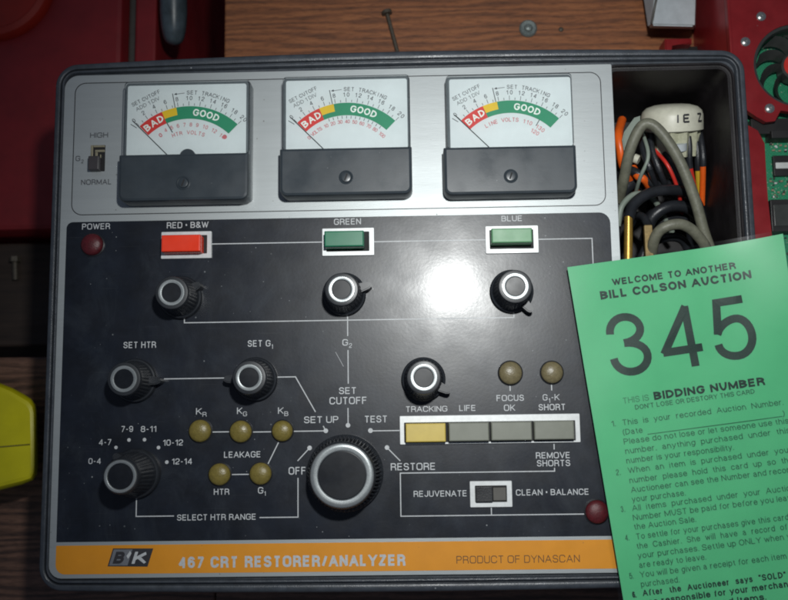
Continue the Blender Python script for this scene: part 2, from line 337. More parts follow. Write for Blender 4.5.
# ------------------------------------------------------------------ lettering
# a small stroke alphabet: every glyph is a set of centre lines; third value 0 = sharp corner, else rounded
X_ = .73
def _S(*p): return [(a[0], a[1], 0) if len(a) == 2 else a for a in p]
def _R(*p): return [(a[0], a[1], 1) if len(a) == 2 else a for a in p]
GL = {
 'A': (.66, [_S((0, 0), (.5, 1), (1, 0)), _S((.17, .32), (.83, .32))]),
 'B': (.58, [_R((0, .53, 0), (0, 1, 0), (.93, 1), (.93, .53), (0, .53, 0)), _R((0, .53, 0), (1, .53), (1, 0), (0, 0, 0), (0, .53, 0))]),
 'C': (.62, [_R((1, .70, 0), (1, 1), (0, 1), (0, 0), (1, 0), (1, .30, 0))]),
 'D': (.60, [_R((.3, 1, 0), (1, 1), (1, 0), (0, 0, 0), (0, 1, 0), (.4, 1, 0))]),
 'E': (.54, [_S((1, 1), (0, 1), (0, 0), (1, 0)), _S((0, .52), (.92, .52))]),
 'F': (.52, [_S((1, 1), (0, 1), (0, 0)), _S((0, .52), (.9, .52))]),
 'G': (.64, [_R((1, .74, 0), (1, 1), (0, 1), (0, 0), (1, 0), (1, .47, 0), (.55, .47, 0))]),
 'H': (.58, [_S((0, 0), (0, 1)), _S((1, 0), (1, 1)), _S((0, .52), (1, .52))]),
 'I': (0, [_S((0, 0), (0, 1))]),
 'J': (.46, [_R((1, 1, 0), (1, 0), (0, 0), (0, .28, 0))]),
 'K': (.58, [_S((0, 0), (0, 1)), _S((1, 1), (0, .36)), _S((.33, .57), (1, 0))]),
 'L': (.48, [_S((0, 1), (0, 0), (1, 0))]),
 'M': (.76, [_S((0, 0), (0, 1), (.5, .08), (1, 1), (1, 0))]),
 'N': (.60, [_S((0, 0), (0, 1), (1, 0), (1, 1))]),
 'O': (.66, [_R((.5, 1, 0), (0, 1), (0, 0), (1, 0), (1, 1), (.5, 1, 0))]),
 'P': (.55, [_R((0, 0, 0), (0, 1, 0), (1, 1), (1, .46), (0, .46, 0))]),
 'Q': (.66, [_R((.5, 1, 0), (0, 1), (0, 0), (1, 0), (1, 1), (.5, 1, 0)), _S((.6, .25), (1.05, -.06))]),
 'R': (.58, [_R((0, 0, 0), (0, 1, 0), (.96, 1), (.96, .48), (0, .48, 0)), _R((.5, .48, 0), (.96, .48), (1, 0, 0))]),
 'S': (.56, [_R((.96, .74, 0), (.96, 1), (.03, 1), (.03, .53), (1, .50), (1, 0), (0, 0), (0, .27, 0))]),
 'T': (.56, [_S((0, 1), (1, 1)), _S((.5, 1), (.5, 0))]),
 'U': (.58, [_R((0, 1, 0), (0, 0), (1, 0), (1, 1, 0))]),
 'V': (.62, [_S((0, 1), (.5, 0), (1, 1))]),
 'W': (.92, [_S((0, 1), (.26, 0), (.5, .95), (.74, 0), (1, 1))]),
 'X': (.60, [_S((0, 0), (1, 1)), _S((0, 1), (1, 0))]),
 'Y': (.60, [_S((0, 1), (.5, .46), (1, 1)), _S((.5, .46), (.5, 0))]),
 'Z': (.56, [_S((0, 1), (1, 1), (0, 0), (1, 0))]),
 '0': (.50, [_R((.5, 1, 0), (0, 1), (0, 0), (1, 0), (1, 1), (.5, 1, 0))]),
 '1': (.26, [_S((0, .74), (1, 1), (1, 0))]),
 '2': (.50, [_R((0, .68, 0), (0, 1), (1, 1), (1, .50), (0, .22), (0, 0, 0), (1, 0, 0))]),
 '3': (.50, [_R((.02, .72, 0), (.02, 1), (.93, 1), (.93, .53), (.38, .53, 0)), _R((.38, .53, 0), (1, .53), (1, 0), (0, 0), (0, .28, 0))]),
 '4': (.54, [_S((.76, 0), (.76, 1), (0, .25), (1.04, .25))]),
 '5': (.50, [_R((.92, 1, 0), (.17, 1, 0), (.05, .46, 0), (.20, .66), (1, .68), (1, 0), (0, 0), (0, .25, 0))]),
 '6': (.50, [_R((.94, .77, 0), (.94, 1), (0, 1), (0, 0), (1, 0), (1, .60), (.04, .60), (.02, .36, 0))]),
 '7': (.50, [_S((0, 1), (1, 1), (.34, 0))]),
 '8': (.50, [_R((.5, .53, 0), (.05, .53), (.05, 1), (.95, 1), (.95, .53), (.5, .53, 0)), _R((.5, .53, 0), (0, .53), (0, 0), (1, 0), (1, .53), (.5, .53, 0))]),
 '9': (.50, [_R((.06, .23, 0), (.06, 0), (1, 0), (1, 1), (0, 1), (0, .40), (.96, .40), (.98, .64, 0))]),
 'a': (.44, [_R((.06, .52, 0), (.06, X_), (.88, X_), (.88, 0, 0)), _R((.88, .42, 0), (0, .42), (0, 0), (.88, 0), (.88, .25, 0))]),
 'b': (.44, [_S((0, 0), (0, 1)), _R((0, .4, 0), (0, X_), (1, X_), (1, 0), (0, 0), (0, .35, 0))]),
 'c': (.42, [_R((1, .5, 0), (1, X_), (0, X_), (0, 0), (1, 0), (1, .23, 0))]),
 'd': (.44, [_S((1, 0), (1, 1)), _R((1, .4, 0), (1, X_), (0, X_), (0, 0), (1, 0), (1, .35, 0))]),
 'e': (.45, [_R((0, .38, 0), (1, .38, 0), (1, X_), (0, X_), (0, 0), (1, 0), (1, .20, 0))]),
 'f': (.24, [_R((1, 1, 0), (.4, 1), (.4, 0, 0)), _S((0, .70), (.95, .70))]),
 'g': (.44, [_R((1, X_, 0), (1, -.28), (.03, -.28), (.03, -.13, 0)), _R((1, .4, 0), (1, X_), (0, X_), (0, .02), (1, .02), (1, .35, 0))]),
 'h': (.42, [_S((0, 0), (0, 1)), _R((0, .42, 0), (0, X_), (1, X_), (1, 0, 0))]),
 'i': (0, [_S((0, 0), (0, X_)), _S((0, .96), (0, 1.0))]),
 'j': (.12, [_R((1, X_, 0), (1, -.28), (0, -.28, 0)), _S((1, .96), (1, 1.0))]),
 'k': (.42, [_S((0, 0), (0, 1)), _S((.92, X_), (0, .26)), _S((.36, .44), (1, 0))]),
 'l': (0, [_S((0, 0), (0, 1))]),
 'm': (.72, [_S((0, 0), (0, X_)), _R((0, .45, 0), (0, X_), (.5, X_), (.5, 0, 0)), _R((.5, .45, 0), (.5, X_), (1, X_), (1, 0, 0))]),
 'n': (.42, [_S((0, 0), (0, X_)), _R((0, .42, 0), (0, X_), (1, X_), (1, 0, 0))]),
 'o': (.46, [_R((.5, X_, 0), (0, X_), (0, 0), (1, 0), (1, X_), (.5, X_, 0))]),
 'p': (.44, [_S((0, -.28), (0, X_)), _R((0, .4, 0), (0, X_), (1, X_), (1, 0), (0, 0), (0, .35, 0))]),
 'q': (.44, [_S((1, -.28), (1, X_)), _R((1, .4, 0), (1, X_), (0, X_), (0, 0), (1, 0), (1, .35, 0))]),
 'r': (.25, [_S((0, 0), (0, X_)), _R((0, .40, 0), (0, X_), (1, X_, 0))]),
 's': (.40, [_R((.95, .53, 0), (.95, X_), (.03, X_), (.03, .38), (1, .36), (1, 0), (0, 0), (0, .20, 0))]),
 't': (.22, [_R((.42, .93, 0), (.42, 0), (1, 0, 0)), _S((0, .70), (1, .70))]),
 'u': (.42, [_R((0, X_, 0), (0, 0), (1, 0), (1, .35, 0)), _S((1, 0), (1, X_))]),
 'v': (.42, [_S((0, X_), (.5, 0), (1, X_))]),
 'w': (.68, [_S((0, X_), (.26, 0), (.5, .68), (.74, 0), (1, X_))]),
 'x': (.42, [_S((0, 0), (1, X_)), _S((0, X_), (1, 0))]),
 'y': (.42, [_S((0, X_), (.5, .02)), _R((1, X_, 0), (.42, -.28), (.05, -.28, 0))]),
 'z': (.40, [_S((0, X_), (1, X_), (0, 0), (1, 0))]),
 '.': (0, [_S((0, 0), (0, .09))]), ',': (.05, [_S((1, .08), (0, -.14))]), "'": (0, [_S((0, .75), (0, 1))]), '"': (.16, [_S((0, .75), (0, 1)), _S((1, .75), (1, 1))]),
 '(': (.14, [_R((1, 1.05, 0), (0, .8), (0, .1), (1, -.22, 0))]), ')': (.14, [_R((0, 1.05, 0), (1, .8), (1, .1), (0, -.22, 0))]),
 ':': (0, [_S((0, 0), (0, .1)), _S((0, .5), (0, .6))]), '-': (.26, [_S((0, .42), (1, .42))]), '/': (.34, [_S((0, -.06), (1, 1.04))]),
 '•': (.10, [_S((0, .34), (0, .68)), _S((.8, .34), (.8, .68)), _S((.4, .34), (.4, .68))]),
 '&': (.60, [_R((1, 0, 0), (.1, .72), (.1, 1), (.75, 1), (.75, .66), (0, .48), (0, 0), (.75, 0), (.98, .42, 0))]),
}
def glyph_adv(ch): return .10 if ch == ' ' else GL[ch][0]
def _round(path, rc):
    n = len(path); out = []
    for i, (x, y, f) in enumerate(path):
        p = Vector((x, y))
        if i in (0, n-1) or not f: out.append(p); continue
        a = Vector(path[i-1][:2]); b = Vector(path[i+1][:2])
        la, lb = (a-p).length, (b-p).length
        ka = min(rc, la*(.5 if path[i-1][2] else 1.)); kb = min(rc, lb*(.5 if path[i+1][2] else 1.))
        q0 = p+(a-p).normalized()*ka; q1 = p+(b-p).normalized()*kb
        c0 = q0+(p-q0)*.56; c1 = q1+(p-q1)*.56
        for k in range(8):
            t = k/7; out.append(q0*(1-t)**3+3*c0*t*(1-t)**2+3*c1*t*t*(1-t)+q1*t**3)
    res = [out[0]]
    for p in out[1:]:
        if (p-res[-1]).length > 1e-4: res.append(p)
    return res

def put_text(bm, body, p0, p1, h, weight=.11, shear=0., zf=None, rc=1.):
    """stroke lettering, baseline from p0 to p1, cap height h (m)"""
    gap = .15+weight
    nat = sum(glyph_adv(c) for c in body)+gap*(len(body)-1)
    u = (p1-p0); Ln = u.length; u = u/Ln; v_ = Vector((-u.y, u.x, 0))
    aw = sum(glyph_adv(c) for c in body); free = Ln/h-weight-gap*(len(body)-1); gx = 1.
    if aw <= 0: sx = 1.; gx = (Ln/h-weight)/max(gap*(len(body)-1), 1e-3) if len(body) > 1 else 1.
    elif free < .6*aw: sx = gx = (Ln/h-weight)/nat
    elif free > 1.6*aw and ' ' in body: sx = 1.6; gx = (Ln/h-weight-1.6*aw)/(gap*(len(body)-1))
    else: sx = free/aw
    x = weight/2; zi = 0
    for ch in body:
        if ch != ' ':
            for path in GL[ch][1]:
              if True:
                w_ = GL[ch][0]*sx
                P = [(x+a*w_, weight/2+b*(1-weight), f) for a, b, f in path]
                pieces = _round(P, rc); yl = min(q.y for q in pieces)-weight/2; yh = max(q.y for q in pieces)+weight/2
                cuts = [i for i in range(1, len(pieces)-1) if (pieces[i]-pieces[i-1]).normalized().dot((pieces[i+1]-pieces[i]).normalized()) < -.12]
                spans = list(zip([0]+cuts, cuts+[len(pieces)-1]))
              for sa, sb in spans:
                Q = [q.copy() for q in pieces[sa:sb+1]]
                e0 = (Q[1]-Q[0]).normalized(); e1 = (Q[-1]-Q[-2]).normalized()
                loop = (Q[0]-Q[-1]).length < 1e-4
                if sa: Q[0] -= e0*weight*.22
                elif not loop and abs(e0.y) > .5 and path[0][1] in (0, 1, X_, -.28): Q[0] -= e0*weight*.75
                if sb < len(pieces)-1: Q[-1] += e1*weight*.22
                elif not loop and abs(e1.y) > .5 and path[-1][1] in (0, 1, X_, -.28): Q[-1] += e1*weight*.75
                n = len(Q); zi += 1; L_, R2 = [], []
                closed = (Q[0]-Q[-1]).length < 1e-4
                for i, q in enumerate(Q):
                    if closed and i in (0, n-1): d0 = (Q[-1]-Q[-2]).normalized(); d1 = (Q[1]-Q[0]).normalized()
                    else:
                        d0 = (q-Q[i-1]).normalized() if i else (Q[1]-q).normalized(); d1 = (Q[i+1]-q).normalized() if i < n-1 else d0
                    m = Vector((-(d0.y+d1.y), d0.x+d1.x))
                    m = m.normalized() if m.length > 1e-5 else Vector((-d0.y, d0.x))
                    k = min(1/max(m.dot(Vector((-d1.y, d1.x))), .3), 2.2)*weight/2
                    L_.append(q+m*k); R2.append(q-m*k)
                def W(q, i):
                    qy = min(max(q.y, yl), yh); w3 = p0+u*(q.x+shear*qy)*h+v_*qy*h; dz = (zi % 12)*7e-6+i*5e-7
                    w3.z = (zf(w3) if zf else p0.z)+dz
                    return bm.verts.new(w3)
                la = [W(q, i) for i, q in enumerate(L_)]; lb = [W(q, i) for i, q in enumerate(R2)]
                for i in range(n-1): bm.faces.new((la[i], la[i+1], lb[i+1], lb[i]))
        x += glyph_adv(ch)*sx+gap*gx

def text_px(bm, body, x0, x1, yb, hpx, z, bold=.13, shear=0., rc=.24):
    """axis aligned print inside photo box x0..x1, baseline yb"""
    a = at(x0, yb, z); b = at(x1, yb, z); c = at((x0+x1)/2, yb, z); d = at((x0+x1)/2, yb-hpx, z)
    b.y = a.y = c.y
    put_text(bm, body, a, b, d.y-c.y, bold, shear, None, rc)

def line(bm, a, b, w, z=None):
    a = Vector(a); b = Vector(b); u = (b-a).normalized(); n = Vector((-u.y, u.x, 0))*w/2
    e = u*0
    bm.faces.new([bm.verts.new(p) for p in (a-n-e, b-n+e, b+n+e, a+n-e)])

def disc(bm, c, r, n=20):
    bm.faces.new([bm.verts.new((c[0]+r*math.cos(2*PI*k/n), c[1]+r*math.sin(2*PI*k/n), c[2])) for k in range(n)])

# ================================================================== SETTING
TB = -120.0          # table height in mm (the case is 12 cm deep)
bm = bmesh.new(); rbox(bm, -3, 3, -3, 3, -.62, -.60, .01, .001); structure(obj('floor', bm, 'floor'))
a = at(225, -40, TB); b = at(225, 300, TB)
bm = bmesh.new(); rbox(bm, a.x, .62, b.y-.05, a.y+.35, mm(TB)-.022, mm(TB), .001, .0015)
structure(obj('tabletop', bm, 'wood'))
y1 = at(20, 357, TB-6).y; y0 = at(20, 900, TB).y
bm = bmesh.new(); rbox(bm, -.75, a.x-.003, y0-.1, y1, mm(TB)-.028, mm(TB)-.006, .001, .0015)
structure(obj('tabletop_board', bm, 'wood_dim'))
bm = bmesh.new(); rbox(bm, a.x-.002, .62, y0-.1, b.y-.052, mm(TB)-.028, mm(TB)-.001, .001, .0015)
structure(obj('tabletop_board', bm, 'wood_dim'))

# ================================================================== THE INSTRUMENT
inst = thing('test_instrument', 'grey bench test instrument with three meters, black control panel and orange band', 'test instrument', (0, .06, mm(TB)))
CX0, CX1, CY0, CY1 = -.1998, .1868, -.0855, .2032
def case_ring(o, z, n=10):
    o = mm(o); pts = ins(CX0, CX1, CY0, CY1, .0125, o, n)
    # straight runs get extra points so the rim can bow gently
    out = []
    m = len(pts)
    for i in range(m):
        p, q = pts[i], pts[(i+1) % m]
        out.append(p)
        if math.hypot(q[0]-p[0], q[1]-p[1]) > .05:
            for k in range(1, 16): out.append((p[0]+(q[0]-p[0])*k/16, p[1]+(q[1]-p[1])*k/16))
    res = []
    B = .0040*max(0, 1-o/.0085)
    xc = (CX0+CX1)/2; w = (CX1-CX0)/2; yc = (CY0+CY1)/2
    for x, y in out:
        k = max(0, 1-((x-xc)/w)**2)
        res.append((x, y+(B*k if y > yc else -B*k*.6), mm(z)))
    return res
bm = bmesh.new()
prof = [(2.5, TB), (1.0, TB+1.5), (0.6, -60), (0, -6), (0, -1.5), (.5, -.2), (1.4, .5), (2.6, .6), (3.2, .2), (3.4, -1.6), (4.1, -1.6), (4.3, .5), (4.7, .9), (5.2, .8), (5.5, .2), (5.7, -2.0), (9.8, -2.0), (9.8, -4)]
loft(bm, [case_ring(*p) for p in prof], True, False)
obj('case', bm, 'case', inst)
# storage well on the right: ledge and deep liner
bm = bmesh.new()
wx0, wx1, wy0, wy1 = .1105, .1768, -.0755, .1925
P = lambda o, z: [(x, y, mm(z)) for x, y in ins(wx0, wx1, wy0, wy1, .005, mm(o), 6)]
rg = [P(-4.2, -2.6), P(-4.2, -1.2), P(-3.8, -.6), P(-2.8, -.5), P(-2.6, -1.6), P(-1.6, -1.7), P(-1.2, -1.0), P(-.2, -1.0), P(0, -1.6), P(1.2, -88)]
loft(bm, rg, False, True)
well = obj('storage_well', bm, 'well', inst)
# aluminium front plate
pl_x0, pl_x1, pl_y0, pl_y1 = -.1944, .1130, -.0793, .1967
bm = bmesh.new()
Pq = lambda o, z: [(x, y, mm(z)) for x, y in ins(pl_x0, pl_x1, pl_y0, pl_y1, (.001, .008, .007, .001), mm(o), 6)]
loft(bm, [Pq(0, -1.9), Pq(0, -.25), Pq(.25, 0)])
plate = obj('front_plate', bm, 'alu', inst)
# engraved outline round the meters
hx0, hx1 = at(73, 150).x, at(604, 150).x; hy1 = at(300, 77.5).y; hy0 = at(340, 210.5).y
hy1 = (at(90, 83).y+at(590, 71.5).y)/2
bm = bmesh.new()
A = [(x, y, .00006) for x, y in ins(hx0, hx1, hy0, hy1, .0062, 0, 8)]; B = [(x, y, .00006) for x, y in ins(hx0, hx1, hy0, hy1, .0062, .0005, 8)]
loft(bm, [A, B], False, False)
obj('engraved_outline', bm, 'groove', inst)
# black control panel
kx0 = (at(66, 240).x+at(57, 530).x)/2; kx1 = at(611.5, 250).x
ky1 = (at(75, 221.5).y+at(600, 213).y)/2; ky0 = (at(60, 538.5).y+at(400, 541).y+at(590, 537.5).y)/3
bm = bmesh.new()
P = lambda o, z: [(x, y, mm(z)) for x, y in ins(kx0, kx1, ky0, ky1, (.006, .0035, .0003, .0003), mm(o), 6)]
loft(bm, [P(0, .02), P(0, .10), P(.05, .13)])
panel = obj('control_panel', bm, 'panel', inst)
# orange name band
oy1 = (at(60, 542).y+at(300, 545).y+at(590, 541.8).y)/3; oy0 = (at(60, 572).y+at(300, 573).y+at(580, 570.8).y)/3
bm = bmesh.new()
P = lambda o, z: [(x, y, mm(z)) for x, y in ins(kx0, kx1, oy0, oy1, (.0003, .0003, .005, .001), mm(o), 6)]
loft(bm, [P(0, .02), P(0, .10), P(.04, .12)])
band = obj('name_band', bm, 'orange', inst)
ZP = .19
bm = bmesh.new(); text_px(bm, '467 CRT RESTORER/ANALYZER', 178.5, 405.5, 567.0, 11.4, ZP, .225)
obj('caption', bm, 'whiteprint', inst, 'bold white lettering reading 467 CRT RESTORER/ANALYZER', smooth=False)
bm = bmesh.new(); text_px(bm, 'PRODUCT OF DYNASCAN', 456.5, 580, 563, 7.6, ZP, .11)
obj('caption', bm, 'brownprint', inst, 'thin dark lettering reading PRODUCT OF DYNASCAN', smooth=False)
# logo: slanted plate, silver half with dark B and dark half with silver K
def quad(bm, l): bm.faces.new([bm.verts.new(at(*p)) for p in l])
bm = bmesh.new(); quad(bm, [(107.5, 566.5, ZP), (113, 548.5, ZP), (153.3, 548.5, ZP), (147.5, 566.8, ZP)])
lg = obj('logo', bm, 'darkprint', inst, 'slanted silver and black emblem with the letters B and K', smooth=False)
bm = bmesh.new(); quad(bm, [(109, 565.6, ZP+.05), (113.8, 549.5, ZP+.05), (132.5, 549.5, ZP+.05), (127.5, 565.6, ZP+.05)])
obj('logo_field', bm, 'fadedprint', lg, smooth=False)
bm = bmesh.new(); text_px(bm, 'B', 112.5, 122.5, 563.8, 12, ZP+.1, .26, .3)
obj('logo_letter', bm, 'darkprint', lg, smooth=False)
bm = bmesh.new(); text_px(bm, 'K', 131.5, 144.5, 563.8, 12, ZP+.1, .26, .3)
quad(bm, [(126.5, 556, ZP+.1), (130, 551, ZP+.1), (131.5, 553.5, ZP+.1), (128, 559, ZP+.1)])
obj('logo_letter', bm, 'whiteprint', lg, smooth=False)

# ---- meters
SC = lambda x, y, z: (at(x+10, y, z)-at(x, y, z)).length/10
def meter(bx, by, face, cov, arc, kind):
    """bx,by: housing outline px; face: scale px box; cov: black cover px box (top surface); arc centre px"""
    ZF, ZL, ZC = 9.0, 11.5, 13.0
    a = at(face[0]-3.5, face[1]-4.2, ZL-1); b = at(face[2]+3.5, cov[3]-1, ZL-1)
    bm = bmesh.new(); rbox(bm, a.x, b.x, b.y, a.y, .0001, mm(ZF), .0022, .0012)
    body = obj('meter', bm, 'housing', inst)
    c0 = at(cov[0], cov[1], ZC); c1 = at(cov[2], cov[3], ZC)
    # cover: dark block, lower front edge rounded
    bm = bmesh.new(); rbox(bm, c0.x, c1.x, c1.y, c0.y, .0002, mm(ZC), (.0006, .0006, .0042, .0042), .0016)
    obj('meter_cover', bm, 'meterblack', body)
    f0 = at(face[0], face[1], ZF); f1 = at(face[2], face[3]+3, ZF)
    bm = bmesh.new(); rbox(bm, f0.x, f1.x, f1.y, f0.y, mm(ZF)-.0002, mm(ZF)+.0002, .0012, .0001)
    obj('scale_plate', bm, 'face', body)
    # clear lens with side walls
    bm = bmesh.new(); P = lambda o, z: [(x, y, mm(z)) for x, y in ins(a.x+.0002, b.x-.0002, c0.y+.0002, a.y-.0002, .002, mm(o), 5)]
    loft(bm, [P(0, ZF+.4), P(0, ZL-.9), P(.3, ZL-.3), P(.9, ZL)], False, True)
    obj('meter_lens', bm, 'lens', body)
    # scale
    z = ZF+.28; C = at(arc[0], arc[1], z); s = SC(arc[0], arc[1]-60, z); RO = 70.5*s; RI = 57.5*s
    pt = lambda r, ang, dz=0: Vector((C.x+r*math.cos(math.radians(ang)), C.y+r*math.sin(math.radians(ang)), mm(z+dz)))
    def sector(r0, r1, a0, a1, mat, nm, dz=0):
        bm = bmesh.new(); n = 20
        for k in range(n):
            q0 = a0+(a1-a0)*k/n; q1 = a0+(a1-a0)*(k+1)/n
            bm.faces.new([bm.verts.new(p) for p in (pt(r0, q0, dz), pt(r1, q0, dz), pt(r1, q1, dz), pt(r0, q1, dz))])
        obj(nm, bm, mat, body, smooth=False)
    sector(RI, RO, 134, 112.5, 'sred', 'scale_arc')
    sector(RI, RO, 100.3, 46, 'sgreen', 'scale_arc')
    sector(RI, RI+5*s, 112.5, 100.3, 'sgreen', 'scale_arc')
    sector(RI+5*s, RO, 112.5, 100.3, 'syellow', 'scale_arc')
    def arctext(bm, body_, r, ang, h, step, bold=0., dz=.06):
        n = len(body_)
        wt = .13 if bold == 0 else (.20 if bold > .015 else .14)
        for i, ch in enumerate(body_):
            if ch == ' ': continue
            q = ang - (i-(n-1)/2)*step
            w = (glyph_adv(ch)+wt)*h
            t = math.radians(q-90); u = Vector((math.cos(t), math.sin(t), 0))
            p = pt(r, q, dz); put_text(bm, ch, p-u*w/2, p+u*w/2, h, wt)
    bm = bmesh.new(); arctext(bm, 'BAD', 60.6*s, 123, 7.2*s, 6.9, .03); arctext(bm, 'GOOD', 60.6*s, 74, 7.2*s, 6.3, .02)
    obj('scale_lettering', bm, 'facewhite', body, smooth=False)
    bm = bmesh.new()
    for v in range(0, 21):
        q = 134-4.4*v; L = 5 if v % 2 == 0 else 3
        if v < 9 or v % 2 == 0 or True: line(bm, pt(RO+.6*s, q), pt(RO+L*s, q), .55*s)
    for v in range(0, 15):
        if v % 3: continue
        q = 130-4.4*v
    for v in range(0, 21, 2):
        arctext(bm, str(v), RO+6.2*s, 134-4.4*v, 4.4*s, 3.0)
    line(bm, pt(RO, 101.2), pt(RO+15*s, 101.2), .8*s)
    # set tracking arrow
    p0 = pt(RO+13.8*s, 100); p1 = pt(RO+13.8*s, 93)
    line(bm, p0, p1, .5*s); bm.faces.new([bm.verts.new(p) for p in (pt(RO+13.8*s, 100.4), pt(RO+12.6*s, 98.4), pt(RO+15*s, 98.4))])
    arctext(bm, 'SET TRACKING', RO+12*s, 76.5, 4.2*s, 2.55)
    u = Vector((math.cos(math.radians(26.8)), math.sin(math.radians(26.8)), 0))
    q = C+Vector((-56.1*s, 71.0*s, 0)); put_text(bm, 'SET CUTOFF', q, q+u*31*s, 4.0*s, .13)
    q = C+Vector((-52*s, 66.2*s, 0)); put_text(bm, 'ADD 1 DIV', q, q+u*26*s, 4.0*s)
    line(bm, pt(RO+1*s, 136.5), pt(RO+8*s, 137.5), .7*s)
    if kind == 1: line(bm, pt(RI, 112), pt(RI-11*s, 110), 1.0*s)
    if kind == 2:
        for v in range(0, 13): line(bm, pt(RI-.5*s, 108-4.6*v), pt(RI-3.4*s, 108-4.6*v), .6*s)
    if kind == 3: line(bm, pt(RI, 59.5), pt(RI-7*s, 59.5), .8*s)
    for o in bm.verts: pass
    obj('scale_print', bm, 'greyprint', body, smooth=False)
    bm = bmesh.new()
    if kind == 1:
        arctext(bm, '4 5 6 7 8 9 10 12 14', RI-8*s, 82, 4.0*s, 3.6, .01)
        arctext(bm, 'HTR VOLTS', RI-16*s, 90, 4.0*s, 5.0, .01); arctext(bm, '0', RI-10*s, 124, 4.4*s, 4, .03); disc(bm, pt(RI-5*s, 46.5, .06), 2.3*s)
    elif kind == 2:
        arctext(bm, '0 VOLTS 10 20 30 40 50 60 70 80 100', RI-8.4*s, 90, 3.8*s, 2.75, .012)
    else:
        arctext(bm, 'LINE VOLTS 110 130', RI-9*s, 84, 4.2*s, 4.0, .01); arctext(bm, '120', RI-15*s, 57, 4.2*s, 4.2, .01)
    obj('scale_print', bm, 'redprint', body, smooth=False)
    # needle (pivot hidden by the cover)
    zt = ZF+1.1
    bm = bmesh.new(); Cn = Vector((C.x, C.y, mm(zt))); t = math.radians(134.6)
    tube(bm, [Cn+Vector((math.cos(t), math.sin(t), 0))*10*s, Cn+Vector((math.cos(t), math.sin(t), 0))*79*s], .42*s*.8, 6, smooth=False)
    obj('needle', bm, 'darkprint', body)
    # pivot dome hint and zero screw
    sx, sy = (cov[0]+cov[2])/2 + (0 if kind != 3 else 0), cov[1]+(cov[3]-cov[1])*.64
    c = at(sx, sy, ZC); r = 7.0*s
    bm = bmesh.new(); lathe(bm, (c.x, c.y, mm(ZC)-.0002), [(r, 0), (r, .0004), (r*.85, .0007), (r*.7, .00035), (r*.66, .0009), (r*.55, .0010), (r*.05, .0010)], 36)
    sc = obj('zero_screw', bm, 'meterblack', body)
    bm = bmesh.new(); t = math.radians(70); u = Vector((math.cos(t), math.sin(t), 0))*r*.5; cc = Vector((c.x, c.y, mm(ZC)+.00088)); line(bm, cc-u, cc+u, r*.22)
    obj('screw_slot', bm, 'recess', sc, smooth=False)
    if kind == 1:
        c = at(187, 152.5, ZC); bm = bmesh.new(); lathe(bm, (c.x, c.y-.002, mm(9.2)), [(8*s, 0), (8*s, .0028), (7*s, .0034)], 30); obj('pivot_dome', bm, 'meterblack', body)
    return body
meter(0, 0, (128, 86, 246, 152), (118.5, 154.5, 248, 199), (187.8, 175.0), 1)
meter(0, 0, (286, 81, 408, 147), (279.5, 148.5, 412.5, 193.5), (346.6, 171.2), 2)
meter(0, 0, (449, 79.5, 573, 145), (443.5, 147, 578, 192.5), (511.6, 168.6), 3)

# ---- printed captions
def cap(body, x0, x1, yb, h=6.1, mat='whiteprint', bold=.145):
    bm = bmesh.new(); text_px(bm, body, x0, x1, yb, h, ZP, bold)
    return obj('caption', bm, mat, inst, 'caption reading '+body.replace('•', '·'), smooth=False)
def capsub(a, b, x0, xm, x1, yb, h=6.4, hs=4.6, mat='whiteprint'):
    bm = bmesh.new(); text_px(bm, a, x0, xm, yb, h, ZP, .145); text_px(bm, b, xm+1.0, xm+1.0+hs*.30 if b == '1' else x1, yb+2.2, hs, ZP)
    obj('caption', bm, mat, inst, 'caption reading '+a+b, smooth=False)
cap('POWER', 82, 110, 229.3, 5.9); cap('RED • B&W', 166.8, 208.4, 228, 6.1); cap('GREEN', 334, 361, 224.6); cap('BLUE', 501.5, 522.3, 221.2, 5.6, 'whiteprint')
cap('SET HTR', 123.4, 156, 348, 6.3); capsub('SET G', '1', 247.7, 270.5, 273.8, 346.6); capsub('G', '2', 342.4, 348, 352, 345.6)
capsub('K', 'R', 196, 201.5, 206.5, 414.5); capsub('K', 'G', 237, 242, 247, 414); capsub('K', 'B', 278, 283.3, 288.3, 413.8)
cap('7-9', 121, 133, 432, 6); cap('8-11', 140.7, 156.2, 432, 6); cap('4-7', 98.8, 111.3, 445.2, 6); cap('10-12', 162.8, 183, 445.6, 6); cap('0-4', 88.4, 101, 464, 5.8); cap('12-14', 171.7, 192.2, 464.4, 6)
cap('LEAKAGE', 224, 260.7, 457.6); cap('HTR', 213.8, 229.3, 494.8, 6); capsub('G', '1', 258, 263.3, 267, 493.6)
cap('SELECT HTR RANGE', 177, 256, 520.2, 6); cap('OFF', 288.6, 306, 474.6, 7.6); cap('RESTORE', 390.8, 435.5, 470.2, 7.2)
cap('REJUVENATE', 413.7, 467, 496.7, 6.1); cap('CLEAN • BALANCE', 516, 589, 495.2, 6.1); cap('REMOVE', 536, 570.2, 458.4, 6.2); cap('SHORTS', 537, 570.3, 466.3, 6.3)
cap('TRACKING', 405.7, 447.4, 411.8, 5.7); cap('LIFE', 459.3, 475.8, 411, 5.9); cap('FOCUS', 496.6, 524, 401, 6.1); cap('OK', 504, 515, 410.9, 6.3)
bm = bmesh.new(); text_px(bm, 'G', 542.8, 547.6, 400.5, 6.2, ZP); text_px(bm, '1', 548.8, 550.2, 402.8, 4.6, ZP); text_px(bm, '-K', 551.2, 559.5, 400.3, 6.2, ZP)
obj('caption', bm, 'whiteprint', inst, 'caption reading G1-K', smooth=False)
cap('SHORT', 538.7, 565.6, 410.2, 6.2); cap('SET', 339, 356.4, 394, 6.7); cap('CUTOFF', 329.5, 367, 404.2, 7.2); cap('SET UP', 304, 338.4, 423, 6.7); cap('TEST', 364.5, 387.4, 422.5, 6.8)
